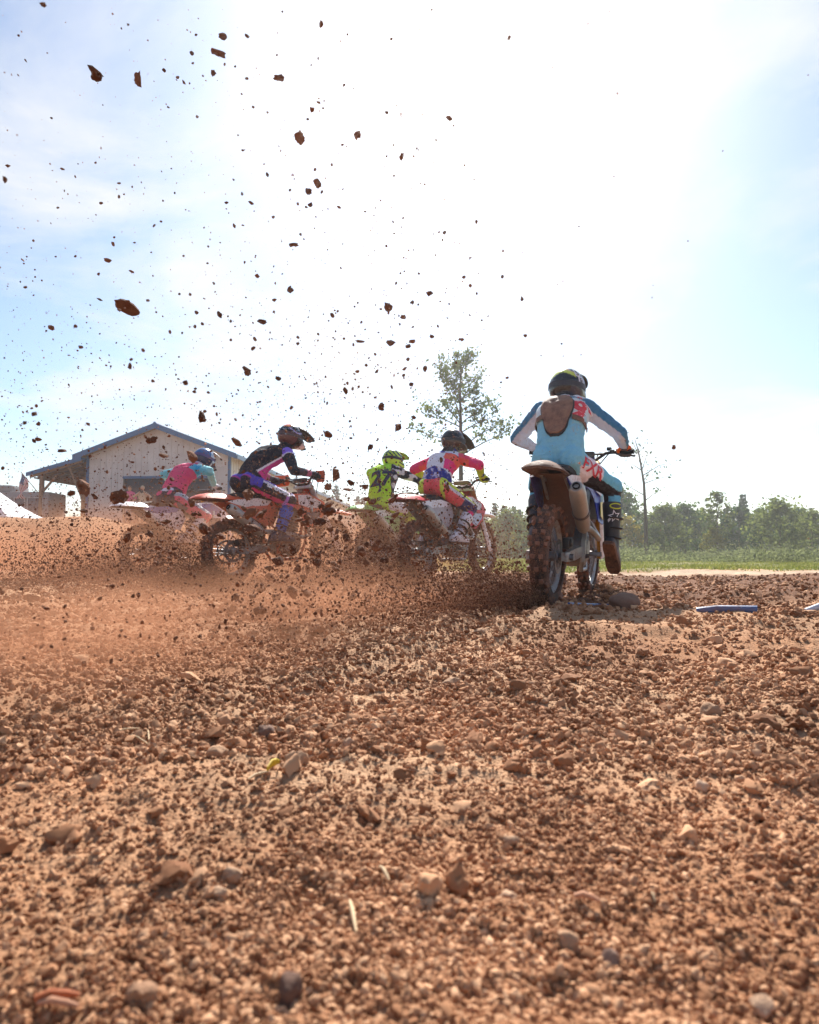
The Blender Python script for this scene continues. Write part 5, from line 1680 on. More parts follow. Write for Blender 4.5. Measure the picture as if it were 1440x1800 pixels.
ST = [(245, 1748, 60, 52, 'big pale block of stone at the lower left edge', S_PALE), (405, 1540, 38, 28, 'pale round stone in the hollow, the upper of two', S_PALE),
      (382, 1573, 32, 24, 'smooth pink stone just below another in the hollow', S_PALE), (385, 1322, 50, 30, 'long pale brown stone near the dusty trail edge', S_PALE),
      (520, 1337, 42, 38, 'upright pale stone beside the yellow leaf', S_PALE), (612, 1308, 34, 22, 'small light stone up the slope from the yellow leaf', S_PALE),
      (661, 1268, 22, 16, 'whitish pebble in the pale dust patch', S_PALE), (470, 1287, 34, 28, 'grey brown stone above the long pale stone', S_ROCK),
      (1253, 1248, 46, 34, 'pale angular stone beside the curved clod', S_PALE), (1235, 1380, 28, 26, 'white quartz pebble on the right', S_PALE),
      (795, 1198, 36, 18, 'pale flat stone below the dirt spray', S_PALE), (845, 1108, 34, 16, 'pale flat stone near the rear tyre track', S_PALE),
      (1132, 1202, 24, 12, 'bleached flat chip right of centre', S_PALE), (1075, 1690, 34, 38, 'oval brown pebble near the bottom', S_ROCK),
      (1000, 1655, 36, 42, 'tan oval pebble near the bottom, taller than its neighbour', S_PALE), (895, 1578, 36, 20, 'whitish stone in the right foreground', S_PALE),
      (1345, 1775, 44, 40, 'pale lump at the bottom right corner', S_PALE), (510, 1745, 40, 60, 'tall brown stone at the bottom with a dark shadow side', S_ROCK),
      (900, 1478, 38, 18, 'flat pale chip on the crumbs of the right foreground', S_PALE)]
for k, (a, b, w, h, l, m) in enumerate(ST): stone(a, b, w, h, l, m, seed=60 + k)
CL = [(757, 1545, 46, 80, 'thick upright lump of earth, left of a touching pair'), (806, 1548, 42, 76, 'thick upright lump of earth, right of a touching pair'),
      (1345, 1268, 62, 34, 'curved saddle shaped clod on the right'), (1322, 1150, 46, 20, 'long clod lying on the bright bank'), (1278, 1165, 40, 22, 'clod with a raised end on the bright bank'),
      (1075, 1130, 22, 20, 'upright clod below the brown rock'), (855, 1268, 22, 20, 'dark squarish clod in the middle of the slope'), (855, 1250, 26, 18, 'dark lump just above the squarish clod'),
      (1380, 1340, 60, 34, 'large dark clod at the right edge'), (905, 1345, 50, 36, 'hollow ring of dark earth right of centre'), (1005, 1232, 26, 20, 'cube shaped dark clod right of centre'),
      (925, 1145, 24, 18, 'blocky clod under the rear tyre track'), (1010, 1165, 20, 18, 'small upright clod under the tyre shadow'), (1415, 1180, 50, 34, 'heap of dark clods at the right edge')]
for k, (a, b, w, h, l) in enumerate(CL): stone(a, b, w, h, l, S_CRUMB, 'soil_lump', 'soil lump', 90 + k, 0, .45, .33, 'clods lying on the track')
# dry bits
def bit(px0, py0, px1, py1, rad, mat, name, label, cat, flat=1.0, lift=.004):
    a, b = ground_hit(px0, py0), ground_hit(px1, py1)
    c = (a + b) / 2; up = Vector((0, 0, rad + lift))
    o = MB().tube([a - c + up, (a - c) * .3 + up * 1.5, (b - c) * .4 + up * 1.3, b - c + up], [rad * .7, rad, rad * .9, rad * .5], 7, flat=flat).build(name, mat, None, loc=c)
    return tag(o, label, cat)
M_STRAW = flat_mat('dry_straw', 'c9ad86', .8, scale=20); M_STICK = flat_mat('dry_stick', 'c08a6a', .85, scale=20); M_LEAF = flat_mat('yellow_leaf', 'c2a512', .6, scale=30); M_CHIP = flat_mat('orange_bark', 'a85c34', .8, scale=20)
bit(1010, 1588, 1055, 1600, .0032, M_STICK, 'twig', 'short straight twig lying on the right foreground', 'twig')
bit(615, 1595, 626, 1650, .0022, M_STRAW, 'straw', 'upright pale straw in the foreground below the middle', 'straw')
bit(668, 1535, 684, 1560, .0022, M_STRAW, 'straw', 'short grey straw above the upright lumps', 'straw')
bit(1146, 1580, 1152, 1595, .0013, M_STRAW, 'straw', 'tiny pale straw right of the twig', 'straw')
bit(470, 1364, 491, 1351, .0065, M_LEAF, 'leaf', 'small yellow leaf on the loose soil', 'leaf', .35)
bit(436, 1378, 470, 1366, .0022, M_STRAW, 'straw', 'grey stalk below the yellow leaf', 'straw')
bit(60, 1772, 140, 1768, .0032, M_CHIP, 'bark_chip', 'orange strip of bark at the bottom left corner', 'bark')
bit(66, 1783, 138, 1785, .0028, M_STICK, 'bark_chip', 'grey strip of bark under the orange one', 'bark')
for (a, b, c_, d_, t) in ((205, 1292, 245, 1286, 'pale root fibre lying flat beside the dusty trail'), (230, 1300, 265, 1318, 'pale root fibre bent down the slope'), (260, 1290, 262, 1315, 'pale root fibre standing up from the soil')):
    bit(a, b, c_, d_, .0018, M_STRAW, 'root_fibre', t, 'root')

# lumps among the crumbs
gr_ = np.random.default_rng(55)
lump_shapes = [clod_mesh('soil_lump', 300 + k, S_CRUMB, 3, .5, .85, 1, .5) for k in range(10)]
for _ in range(230):
    r = .75 * (6.5 / .75) ** gr_.random(); a = R(gr_.uniform(-33, 33)); x, y = r * math.sin(a), r * math.cos(a)
    s = (.006 + .016 * gr_.random() ** 2) * (.55 + .45 * r) ** .8
    o = link('soil_lump', lump_shapes[int(gr_.integers(0, 10))], None, (x, y, H1(x, y) + s * .35), (gr_.uniform(-.3, .3), gr_.uniform(-.3, .3), gr_.uniform(0, 6.28)), (s * gr_.uniform(.8, 1.5), s, s * gr_.uniform(.6, 1)))
    tag(o, 'reddish brown lump of soil lying among the loose crumbs, one of many alike', 'soil lump', 'clods lying on the track')
# ------------------------------------------------------------------ trees, brush and grass
def leaf_mat(name, a, b_, c_, trans=.5):
    m, nt, b = nodes(name)
    geo = nt.nodes.new('ShaderNodeNewGeometry'); oi = nt.nodes.new('ShaderNodeObjectInfo')
    rnd = nt.nodes.new('ShaderNodeMath'); rnd.operation = 'FRACT'
    ad = nt.nodes.new('ShaderNodeMath'); ad.operation = 'ADD'
    nt.links.new(geo.outputs['Random Per Island'], ad.inputs[0]); nt.links.new(oi.outputs['Random'], ad.inputs[1]); 
    ad2 = nt.nodes.new('ShaderNodeMath'); ad2.operation = 'MULTIPLY'; ad2.inputs[1].default_value = .5
    nt.links.new(ad.outputs[0], ad2.inputs[0])
    col = ramp(nt, mixc(nt, .5, ad2.outputs[0], noise(nt, .6, 3)), [(.25, a), (.5, b_), (.78, c_)])
    out = nt.nodes['Material Output']
    df = nt.nodes.new('ShaderNodeBsdfDiffuse'); tr = nt.nodes.new('ShaderNodeBsdfTranslucent'); mx = nt.nodes.new('ShaderNodeMixShader')
    nt.links.new(col, df.inputs[0]); nt.links.new(mixc(nt, 1.0, col, (1.25, 1.35, .75), 'MULTIPLY'), tr.inputs[0])
    mx.inputs[0].default_value = trans
    nt.links.new(df.outputs[0], mx.inputs[1]); nt.links.new(tr.outputs[0], mx.inputs[2]); nt.links.new(mx.outputs[0], out.inputs[0])
    nt.nodes.remove(b)
    return m
L_GREEN = leaf_mat('green_leaves', (.018, .038, .021), (.048, .080, .038), (.11, .15, .065), .5)
L_OLIVE = leaf_mat('olive_leaves', (.034, .054, .024), (.095, .115, .048), (.20, .205, .09), .52)
L_PINE = leaf_mat('pine_needles', (.016, .034, .022), (.030, .055, .034), (.052, .080, .046), .3)
L_YELL = leaf_mat('turning_leaves', (.10, .10, .03), (.18, .15, .045), (.27, .19, .06))
L_BRUSH = leaf_mat('brush_leaves', (.10, .11, .085), (.17, .175, .14), (.29, .285, .235))
L_GRASS = leaf_mat('grass_blades', (.10, .125, .045), (.18, .19, .075), (.36, .31, .17), .35)
M_BARK = flat_mat('bark', '4d4038', .9, var=.4, scale=4)
M_BARKP = flat_mat('pale_bark', '6e5d4c', .9, var=.4, scale=4)

def cards(P, size, r_, up=.3):
    """leaf sized quads at points P"""
    n = len(P)
    a = r_.normal(size=(n, 3)); a /= np.linalg.norm(a, axis=1)[:, None]
    b = np.cross(a, r_.normal(size=(n, 3))); b /= np.linalg.norm(b, axis=1)[:, None] + 1e-9
    s = size * r_.uniform(.55, 1.35, n)
    a *= s[:, None]; b *= (s * r_.uniform(.45, .8, n))[:, None]
    V = np.stack([P - a - b * .2, P - a * .1 + b, P + a + b * .1, P + a * .1 - b], 1).reshape(-1, 3)
    F = np.arange(4 * n).reshape(-1, 4)
    return V, F

def broadleaf(seed, h, cw, ch, n, size, mat, bark=None, base=.28, clumps=34, spread=.30, sparse=0.0, limbs=7):
    """trunk mesh and crown mesh of a tree h high with a crown cw wide"""
    r_ = np.random.default_rng(seed)
    tb = MB()
    sway = r_.uniform(-.04, .04, 2) * h
    tr = [Vector((sway[0] * t * t, sway[1] * t * t, h * .96 * t)) for t in (0, .2, .4, .6, .8, 1)]
    r0 = .017 * h
    tb.tube(tr, [r0 * 1.3, r0, r0 * .8, r0 * .55, r0 * .3, r0 * .08], 7)
    C_ = []
    zc = h * base + (h - h * base) / 2
    for k in range(clumps):
        t = (k + .5) / clumps
        z = h * base + (h * (1 - base)) * t ** .85
        prof = math.sin(math.pi * min(1, .12 + .88 * t) ** .75) ** .8
        a = k * 2.4 + r_.uniform(-.5, .5)
        rad = cw / 2 * prof * r_.uniform(.45, 1.0)
        C_.append((rad * math.cos(a), rad * math.sin(a), z + r_.uniform(-.03, .03) * h))
    C_.append((0, 0, h * .97))
    C_ = np.array(C_)
    for k in range(0, len(C_), max(1, len(C_) // (limbs * 2))):
        c = C_[k]; z0 = max(h * base * .7, c[2] - .32 * np.hypot(c[0], c[1]) - .08 * h)
        s = Vector((sway[0] * (z0 / h) ** 2, sway[1] * (z0 / h) ** 2, z0)); e = Vector(c)
        tb.tube([s, s.lerp(e, .5) + Vector((0, 0, -.015 * h)), e], [r0 * .38, r0 * .24, r0 * .08], 5)
    P = []
    w = r_.uniform(.5, 1.3, len(C_)); w /= w.sum()
    for c, ww in zip(C_, w):
        m = max(3, int(n * ww)); s = spread * cw / 2 * r_.uniform(.55, 1.1)
        g = r_.normal(size=(m, 3)) * s * np.array([.62, .62, .42])
        P.append(c + g)
    P = np.vstack(P)
    V, F = cards(P, size, r_)
    return tb.mesh('trunk', bark or M_BARK), mesh_np('crown', V, F, mat, False)

def pine(seed, h, cw, n, size, mat, base=.35):
    r_ = np.random.default_rng(seed)
    tb = MB().tube([(0, 0, 0), (.01 * h, 0, h * .5), (0, .005 * h, h)], [.013 * h, .009 * h, .002 * h], 6)
    P = []
    wh = int(11 + h * .4)
    for k in range(wh):
        t = k / (wh - 1); z = h * (base + (1 - base) * t)
        rad = cw / 2 * (1 - t) ** .75 * r_.uniform(.7, 1.15) + .05 * cw
        for b in range(5):
            a = k * 1.3 + b * 1.257 + r_.uniform(-.3, .3); L = rad * r_.uniform(.6, 1.1)
            m = max(2, int(n / (wh * 5) * (.4 + L / cw * 2)))
            q = r_.random(m) ** .7
            P.append(np.stack([L * q * math.cos(a), L * q * math.sin(a), z + .10 * L * q - .02 * h * q * q + 0 * q], 1) + r_.normal(size=(m, 3)) * np.array([.10, .10, .06]) * cw * .5)
            if b % 2 == 0: tb.tube([(0, 0, z), (L * .8 * math.cos(a), L * .8 * math.sin(a), z + .06 * L)], [.003 * h, .001 * h], 4)
    V, F = cards(np.vstack(P), size, r_)
    return tb.mesh('trunk', M_BARK), mesh_np('crown', V, F, mat, False)

def plant_tree(name, cat, ms, x, y, label, group=None, s=1.0, rot=0.0, dz=0.0):
    root = empty(name, (x, y, H1(x, y) + dz), (0, 0, rot)); root.scale = (s, s, s)
    tag(root, label, cat, group)
    link('trunk', ms[0], root); link('crown', ms[1], root)
    return root

# the tall sparse tree behind the red bike
def sparse_tree():
    r_ = np.random.default_rng(77)
    d = 30.0; p = pix(811, 960, d); z0 = H1(p.x, p.y)
    tb = MB(); h = 9.9
    k = d / FPX
    def w(px, py): return Vector(((px - 811) * k, 0, (965 - py) * k + CAM_H - z0 + .0))
    tb.tube([(0, 0, 0), w(811, 840), w(811, 740), w(810, 690), w(812, 640), w(813, 622)], [.14, .10, .07, .05, .03, .012], 8)
    L = [((811, 745), (797, 722), (786, 700)), ((811, 732), (799, 700), (793, 680)), ((811, 712), (800, 690), (789, 668), (783, 655)), ((810, 747), (822, 735), (838, 727), (852, 715)), ((811, 700), (826, 686), (842, 676)),
         ((812, 676), (826, 664), (838, 655), (852, 648)), ((811, 690), (800, 676), (778, 655), (768, 636)), ((812, 660), (806, 640), (800, 628)), ((811, 770), (780, 772), (750, 765), (725, 757)), ((811, 800), (850, 780), (876, 770), (902, 752)),
         ((811, 790), (838, 768), (862, 755), (882, 750)), ((811, 750), (780, 735), (757, 722), (742, 712)), ((812, 650), (820, 634), (826, 625)), ((811, 720), (836, 706), (864, 698), (876, 692)), ((811, 760), (842, 744), (868, 738))]
    ends = []
    for l in L:
        y = r_.uniform(-1.3, 1.3)
        pts = [w(*q) + Vector((0, y * i / (len(l) - 1), 0)) for i, q in enumerate(l)]
        tb.tube(pts, [.035 * (1 - .75 * i / (len(pts) - 1)) for i in range(len(pts))], 5)
        for t in np.linspace(.35, 1, 7):
            i = min(len(pts) - 2, int(t * (len(pts) - 1))); f = t * (len(pts) - 1) - i
            ends.append(pts[i].lerp(pts[i + 1], f))
            e2 = ends[-1] + Vector((r_.uniform(-.4, .4), r_.uniform(-.5, .5), r_.uniform(-.1, .4)))
            tb.tube([ends[-1], e2], [.010, .004], 4); ends.append(e2)
    P = []
    for e in ends:
        m = int(r_.uniform(2, 40) * r_.random() ** .6); P.append(np.array(e[:]) + r_.normal(size=(m, 3)) * r_.uniform(.09, .22))
    for py in range(622, 740, 9):
        P.append(np.array(w(811, py)[:]) + r_.normal(size=(8, 3)) * .22)
    V, F = cards(np.vstack(P), .085, r_)
    root = empty('sparse_tree', (p.x, p.y, z0)); tag(root, 'tall slender tree with sparse leaves rising above the rider in pink and white', 'tree')
    link('trunk', tb.mesh('trunk', M_BARK), root); link('crown', mesh_np('crown', V, F, leaf_mat('backlit_leaves', (.035, .055, .030), (.065, .090, .045), (.15, .15, .055))), root)
sparse_tree()

def bare_tree():
    r_ = np.random.default_rng(78)
    d = 46.0; p = pix(1136, 985, d); z0 = H1(p.x, p.y); k = d / FPX
    def w(px, py): return Vector(((px - 1136) * k, 0, (964 - py) * k + CAM_H - z0))
    tb = MB()
    tb.tube([(0, 0, -.1), w(1137, 920), w(1135, 850), w(1130, 815), w(1126, 790), w(1120, 770)], [.16, .13, .09, .06, .04, .015], 8)
    ends = []
    for l in (((1134, 850), (1155, 842), (1183, 835)), ((1133, 845), (1150, 832), (1162, 818)), ((1131, 828), (1137, 812), (1141, 800)), ((1135, 870), (1112, 852), (1098, 838)), ((1136, 880), (1150, 868), (1160, 862)), ((1128, 800), (1122, 785), (1117, 768)), ((1134, 835), (1160, 818), (1178, 815)), ((1130, 825), (1110, 815)), ((1137, 905), (1118, 890), (1108, 878))):
        y = r_.uniform(-1, 1); pts = [w(*q) + Vector((0, y * i, 0)) for i, q in enumerate(l)]
        tb.tube(pts, [.035 * (1 - .75 * i / (len(pts) - 1)) for i in range(len(pts))], 5); ends += pts[1:]
    P = [np.array(e[:]) + r_.normal(size=(5, 3)) * .35 for e in ends] + [np.array(w(1118 + r_.uniform(-8, 30), 772 + r_.uniform(0, 40))[:]) + r_.normal(size=(2, 3)) * .2 for _ in range(16)]
    V, F = cards(np.vstack(P), .12, r_)
    root = empty('bare_tree', (p.x, p.y, z0)); tag(root, 'thin nearly bare tree standing in front of the tree line right of the nearest rider', 'tree')
    link('trunk', tb.mesh('trunk', M_BARK), root); link('crown', mesh_np('crown', V, F, L_GREEN), root)
bare_tree()

NEAR = {}
def proto(key):
    if key not in NEAR:
        sd, h, cw, n, size, mat, bark, base = dict(
            oak=(1, 5.4, 5.2, 2600, .17, L_GREEN, M_BARK, .16), olive=(2, 5.1, 5.4, 2600, .17, L_OLIVE, M_BARKP, .14), slim=(3, 6.0, 3.0, 1500, .16, L_GREEN, M_BARK, .30),
            small=(4, 3.8, 3.6, 1300, .15, L_OLIVE, M_BARK, .10), turn=(5, 4.3, 3.6, 1300, .15, L_YELL, M_BARKP, .12), thin=(6, 6.2, 3.0, 900, .16, L_OLIVE, M_BARK, .34), round=(7, 5.3, 6.2, 3000, .17, L_OLIVE, M_BARK, .10))[key]
        NEAR[key] = broadleaf(sd, h, cw, h, n, size, mat, bark, base)
    return NEAR[key]
TREES = [  # px of the foot, depth, kind, scale, label
    (1090, 62, 'slim', 1.12, 'slim tree with gaps in its crown, directly right of the nearest rider'),
    (1108, 66, 'thin', 1.05, 'thin olive tree just left of the bare tree'),
    (1168, 64, 'olive', .98, 'bushy olive green tree just right of the bare tree'),
    (1150, 60, 'small', .8, 'small shrubby tree at the foot of the bare tree'),
    (1102, 57, 'turn', .8, 'small yellowing tree between the rider and the bare tree'),
    (1205, 68, 'oak', .98, 'dark green rounded tree left of the split trunk tree'),
    (1262, 62, 'thin', 1.0, 'tree with a visible forked trunk in the middle of the right tree line'),
    (1256, 60, 'turn', .62, 'low rusty yellow tree at the foot of the forked trunk'),
    (1300, 70, 'oak', .95, 'dark tree in the shaded gap right of the forked trunk'),
    (1372, 60, 'round', .95, 'broad pale green tree near the right edge'),
    (1428, 66, 'olive', .9, 'olive tree cut by the right edge of the picture'),
    (1232, 72, 'olive', .95, 'grey green tree behind the forked trunk'),
    (895, 60, 'round', .78, 'round bright tree between the red bike and the nearest bike'),
    (868, 66, 'small', 1.0, 'small tree above the front wheel of the red bike'),
    (921, 66, 'turn', .9, 'yellowish tree beside the muddy rear tyre'),
    (1338, 73, 'slim', .92, 'slim tree left of the broad pale green tree'),
    (1404, 72, 'oak', .95, 'dark rounded tree right of the broad pale green tree')]
for k, (px_, d, key, s, lab) in enumerate(TREES):
    p = pix(px_, 980, d)
    plant_tree('broadleaf_tree', 'tree', proto(key), p.x, p.y, lab, 'broadleaf trees at the field edge', s * (1.0 if key in ('small', 'turn') else 1.0), rng.uniform(0, 6.28))
PINES = [pine(20 + k, 7.4, 2.8, 1100, .19, L_PINE, .30) for k in range(4)]
xs = np.linspace(-14, 66, 62)
pr = np.random.default_rng(4)
for k, x in enumerate(xs):
    y = pr.uniform(80, 104) - abs(x) * .05; xx = x + pr.uniform(-.7, .7)
    plant_tree('pine_tree', 'pine', PINES[k % 4], xx * y / 86, y, 'dark pine in the far tree line, one of many alike', 'pines of the far tree line', pr.uniform(.78, 1.02), pr.uniform(0, 6.28))
# the wood behind: nobody could count its trees
def far_wood():
    r_ = np.random.default_rng(9); P = []
    for k in range(420):
        x, y = r_.uniform(-30, 130), r_.uniform(104, 150); h = r_.uniform(5.0, 7.4); c = r_.uniform(2.4, 4)
        m = 95; t = r_.random(m) ** 1.2
        a = r_.uniform(0, 6.28, m); q = c / 2 * (1 - t) ** .6 * np.sqrt(r_.random(m))
        z = H1(x, y) + h * (.08 + .92 * t)
        P.append(np.stack([x + q * np.cos(a), y + q * np.sin(a), z], 1))
    V, F = cards(np.vstack(P), .42, r_)
    tag(link('far_wood', mesh_np('far_wood', V, F, L_PINE, False)), kind='stuff')
    # undergrowth closing the foot of the trees
    P = []
    for k in range(700):
        x, y = r_.uniform(-12, 62), r_.uniform(60, 86); x *= y / 60; h = r_.uniform(.3, 1.0)
        m = 26
        P.append(np.array([x, y, H1(x, y)]) + np.stack([r_.normal(0, .7, m), r_.normal(0, .6, m), h * r_.random(m)], 1))
    V, F = cards(np.vstack(P), .13, r_)
    tag(link('undergrowth', mesh_np('undergrowth', V, F, L_PINE, False)), kind='stuff')
    # grey green brush in front of the trees
    P = []
    for k in range(950):
        y = r_.uniform(24, 54); x = r_.uniform(.29, .74) * y
        h = r_.uniform(.18, .55) * (1 if r_.random() < .85 else 1.8) * (.55 + y / 60) * (.7 + .5 * math.sin(x * .9 + 2 * math.sin(y * .35)))
        m = 60; t = r_.random(m)
        P.append(np.array([x, y, H1(x, y)]) + np.stack([r_.normal(0, .35, m) * (1.1 - .6 * t), r_.normal(0, .35, m), h * t], 1))
    V, F = cards(np.vstack(P), .05, r_)
    tag(link('brush', mesh_np('brush', V, F, L_BRUSH, False)), kind='stuff')
far_wood()
def grass():
    r_ = np.random.default_rng(12); n = 90000
    y = 10.3 * (56 / 10.3) ** r_.random(n); x = r_.uniform(-.22, .80, n) * y
    q = np.stack([x, y, np.zeros(n)], 1)
    keep = (fbm(q * .8 + 2, 3) + .25 * r_.normal(size=n) > -.25 - .02 * (y - 11)) & (x > -1.2 + .03 * y)
    x, y, q = x[keep], y[keep], q[keep]; n = len(x)
    h = (.015 + .035 * r_.random(n) ** 2 + .0016 * (y - 10)) * (1 + .5 * vnoise(q * .35))
    w = h * .16 + .0006 * y
    a = r_.uniform(0, 6.28, n); dx, dy = np.cos(a) * w, np.sin(a) * w
    lx, ly = r_.normal(0, .35, n) * h, r_.normal(0, .35, n) * h
    z = H(x, y)
    V = np.stack([np.stack([x - dx, y - dy, z], 1), np.stack([x + dx, y + dy, z], 1), np.stack([x + lx + dx * .2, y + ly, z + h], 1)], 1).reshape(-1, 3)
    tag(link('grass', mesh_np('grass', V, np.arange(3 * n).reshape(-1, 3), L_GRASS, False)), kind='stuff')
grass()
# ------------------------------------------------------------------ clods and dirt thrown up by the tyres
FLY = [(170,131,22,22,0),(243,142,14,35,8),(391,63,15,10,-25),(383,92,26,9,5),(435,63,13,7,45),(491,137,22,12,-5),(565,43,8,14,20),(345,61,5,4,0),(337,93,8,6,0),(375,127,7,14,25),(288,123,8,5,25),(312,136,7,7,0),(323,144,10,5,45),
(339,111,5,4,0),(395,113,4,6,0),(434,138,7,3,0),(425,165,4,3,0),(33,62,5,4,0),(45,106,3,7,-35),(83,93,3,3,0),(13,291,9,7,0),(347,205,5,4,0),(445,188,5,5,0),(548,193,11,9,-40),(560,180,8,4,25),(568,190,5,4,0),(528,242,18,21,0),(628,237,15,14,-30),
(706,276,8,19,15),(680,198,6,7,0),(570,177,4,3,0),(605,149,5,4,0),(611,60,4,4,0),(470,307,6,9,0),(558,321,16,16,10),(542,337,13,14,0),(546,360,9,9,0),(554,298,6,4,-40),(510,334,5,5,0),(398,356,8,5,0),(441,356,11,6,10),(412,397,6,9,0),(427,396,5,3,0),(481,381,7,6,0),
(516,430,16,8,5),(528,412,5,5,0),(452,484,8,7,0),(509,509,14,12,20),(482,527,9,6,-15),(460,565,17,12,0),(386,553,9,15,-10),(401,556,3,4,0),(584,554,8,11,0),(684,541,16,18,0),(709,558,11,12,0),(755,515,13,11,0),(725,531,9,9,-30),(703,570,4,5,0),(220,538,44,23,8),(175,526,10,5,15),
(90,576,11,10,0),(190,457,18,10,25),(199,429,6,9,0),(231,477,9,6,20),(209,322,8,4,0),(178,357,6,5,0),(102,365,5,4,0),(168,286,4,5,0),(201,417,4,4,0),(98,451,4,3,0),(40,457,8,3,35),(42,463,4,3,0),(266,443,4,3,0),(283,389,5,4,0),(307,339,4,5,0),(346,549,6,9,0),(343,573,6,8,0),
(634,600,17,6,5),(686,602,17,12,0),(724,600,13,9,-20),(717,609,11,8,-25),(760,592,9,8,0),(813,597,6,6,0),(718,631,8,8,0),(711,648,10,6,-35),(710,659,8,6,-35),(748,648,8,13,0),(722,676,10,9,0),(662,653,9,6,-50),(628,653,8,7,0),(689,680,4,9,-20),(607,686,9,13,0),(669,715,13,18,0),(700,750,12,21,25),
(727,733,9,10,0),(651,786,10,12,0),(576,763,14,15,0),(416,776,22,15,35),(354,733,10,26,0),(435,652,14,18,-15),(490,666,11,10,0),(448,596,9,7,30),(446,612,9,6,-40),(557,673,4,7,-20),(456,673,6,3,-20),(918,525,6,9,0),(924,590,7,6,0),(883,486,6,5,30),(892,664,6,5,-30),(881,672,4,4,0),
(790,207,13,5,0),(837,390,6,9,0),(782,408,8,8,0),(772,408,4,4,0),(815,487,7,7,0),(827,502,6,6,0),(838,516,4,5,0),(895,66,6,11,15),(827,453,5,3,0),(747,324,3,4,0),
(264,775,27,14,-15),(288,801,19,8,15),(233,812,10,5,10),(208,873,34,30,0),(148,855,12,44,-25),(166,872,14,9,30),(68,772,11,9,0),(60,775,7,9,0),(110,792,15,8,10),(337,803,12,30,-25),(261,905,11,18,-10),(291,917,19,12,-10),(358,930,17,25,-20),(378,951,13,13,0),(224,944,8,24,15),(148,898,15,8,0),
(276,990,8,11,0),(284,951,13,6,-15),(248,944,5,9,0),(300,888,5,8,0),(435,868,20,28,0),(442,930,28,20,0),(440,902,23,20,-20),(458,905,15,13,-20),(577,897,26,22,0),(590,836,13,30,5),(575,856,16,15,0),(616,848,16,12,15),(611,860,17,7,5),(641,855,13,12,0),(645,878,13,12,0),(537,920,18,14,-15),
(562,917,22,17,10),(581,932,12,12,0),(621,908,5,8,0),(635,967,17,26,0),(514,966,13,22,5),(558,990,16,22,-10),(541,1003,9,24,10),(470,998,18,9,0),(486,994,9,6,0),(513,1040,20,26,0),(488,1050,17,12,0),(540,1043,18,13,20),(457,1073,20,17,0),(493,1078,8,24,0),(560,1073,20,10,-35),(610,1063,10,14,20),
(663,953,12,14,0),(676,986,18,15,0),(682,963,7,15,0),(586,990,11,12,0),(598,986,6,17,0),(690,877,24,12,-45),(786,857,9,18,-15),(776,808,6,15,0),(668,846,9,8,0),(533,1112,22,36,0),(408,1040,9,21,35),(443,1049,12,9,0),(195,1129,24,12,5),(648,930,5,6,0),(734,1043,9,8,0),(702,1010,12,9,0),(578,1040,8,8,0),
(423,1058,8,7,0),(767,930,12,8,0),(742,938,9,8,0),(720,962,9,7,0),(866,962,6,7,0),(848,978,9,5,-20),(827,990,7,7,0),(858,1010,7,7,0),(908,990,6,5,0),(915,978,4,6,0),(904,1013,9,7,0),(893,1040,6,9,0),(845,1032,8,7,0),(801,1015,9,7,0),(780,985,8,6,0),(760,1000,9,7,0),(1018,398,3,3,0),(987,604,4,4,0),(951,625,3,3,0),(1271,265,3,3,0),(1185,787,6,13,0)]  # the last entry is a flying insect, drawn as a clod
LAND = [((262, 752), 'shed roof ridge'), ((365, 795), 'helmet of the rider in pink'), ((508, 765), 'black helmet of the rider in black and pink'), ((700, 803), 'lime helmet of rider 27'), ((800, 770), 'dark helmet of the rider in white and pink'), ((812, 640), 'top of the sparse tree'),
        ((992, 680), 'helmet of the nearest rider'), ((935, 960), 'muddy rear tyre of the nearest bike'), ((590, 895), 'front fender of the orange red bike'), ((400, 950), 'rear wheel of the orange red bike'), ((680, 940), 'green bike'), ((40, 850), 'flag by the porch'), ((700, 1090), 'low end of the dirt spray'), ((100, 1000), 'left bank of dust'), ((140, 430), 'small left cloud'), ((60, 60), 'top left corner of the sky'), ((560, 40), 'top edge of the sky'), ((850, 230), 'bright glare in the sky'), ((200, 980), 'dust left of the white bike')]
fly_shapes = [clod_mesh('dirt_clod', 200 + k, S_FLY, 3, .40, .8, 2, .42) for k in range(14)]
fly_round = [clod_mesh('dirt_clod', 230 + k, S_FLY, 2, .40, .85, 2, .2) for k in range(8)]
used = {}
fr = np.random.default_rng(21)
def fly(px, py, w, h, turn, label, depth=None):
    if depth is None:
        depth = fr.uniform(2.3, 4.2) if py < 700 else fr.uniform(2.8, 4.3)
        if w * h > 350 and py < 830: depth = fr.uniform(2.2, 2.9)
    p = pix(px, py, depth); k = depth / FPX
    me = (fly_shapes if max(w, h) > 8 else fly_round)[int(fr.integers(0, 14 if max(w, h) > 8 else 8))]
    o = link('dirt_clod', me, None, p, (fr.uniform(-.4, .4), R(turn), fr.uniform(-.3, .3)), (w * k * .56, (w + h) * .5 * k * fr.uniform(.4, .7), h * k * .60))
    tag(o, label, 'dirt clod', 'dirt clods flying through the air')
def describe(px, py, w, h):
    (lx, ly), nm = min(LAND, key=lambda q: (q[0][0] - px) ** 2 + ((q[0][1] - py) * 1.0) ** 2)
    shape = 'tall narrow' if h > 1.6 * w else 'flat wide' if w > 1.6 * h else 'chunky'
    big = 'big' if w * h > 300 else 'medium' if w * h > 110 else 'small'
    dx, dy = px - lx, py - ly
    side = ('left of' if dx < 0 else 'right of') if abs(dx) > abs(dy) else ('above' if dy < 0 else 'below')
    return '%s %s clod %s %s' % (big, shape, side, nm), math.hypot(dx, dy)
NTH = ['nearest', 'second nearest', 'third nearest', 'fourth nearest', 'fifth nearest', 'sixth nearest', 'seventh nearest', 'eighth nearest', 'ninth nearest']
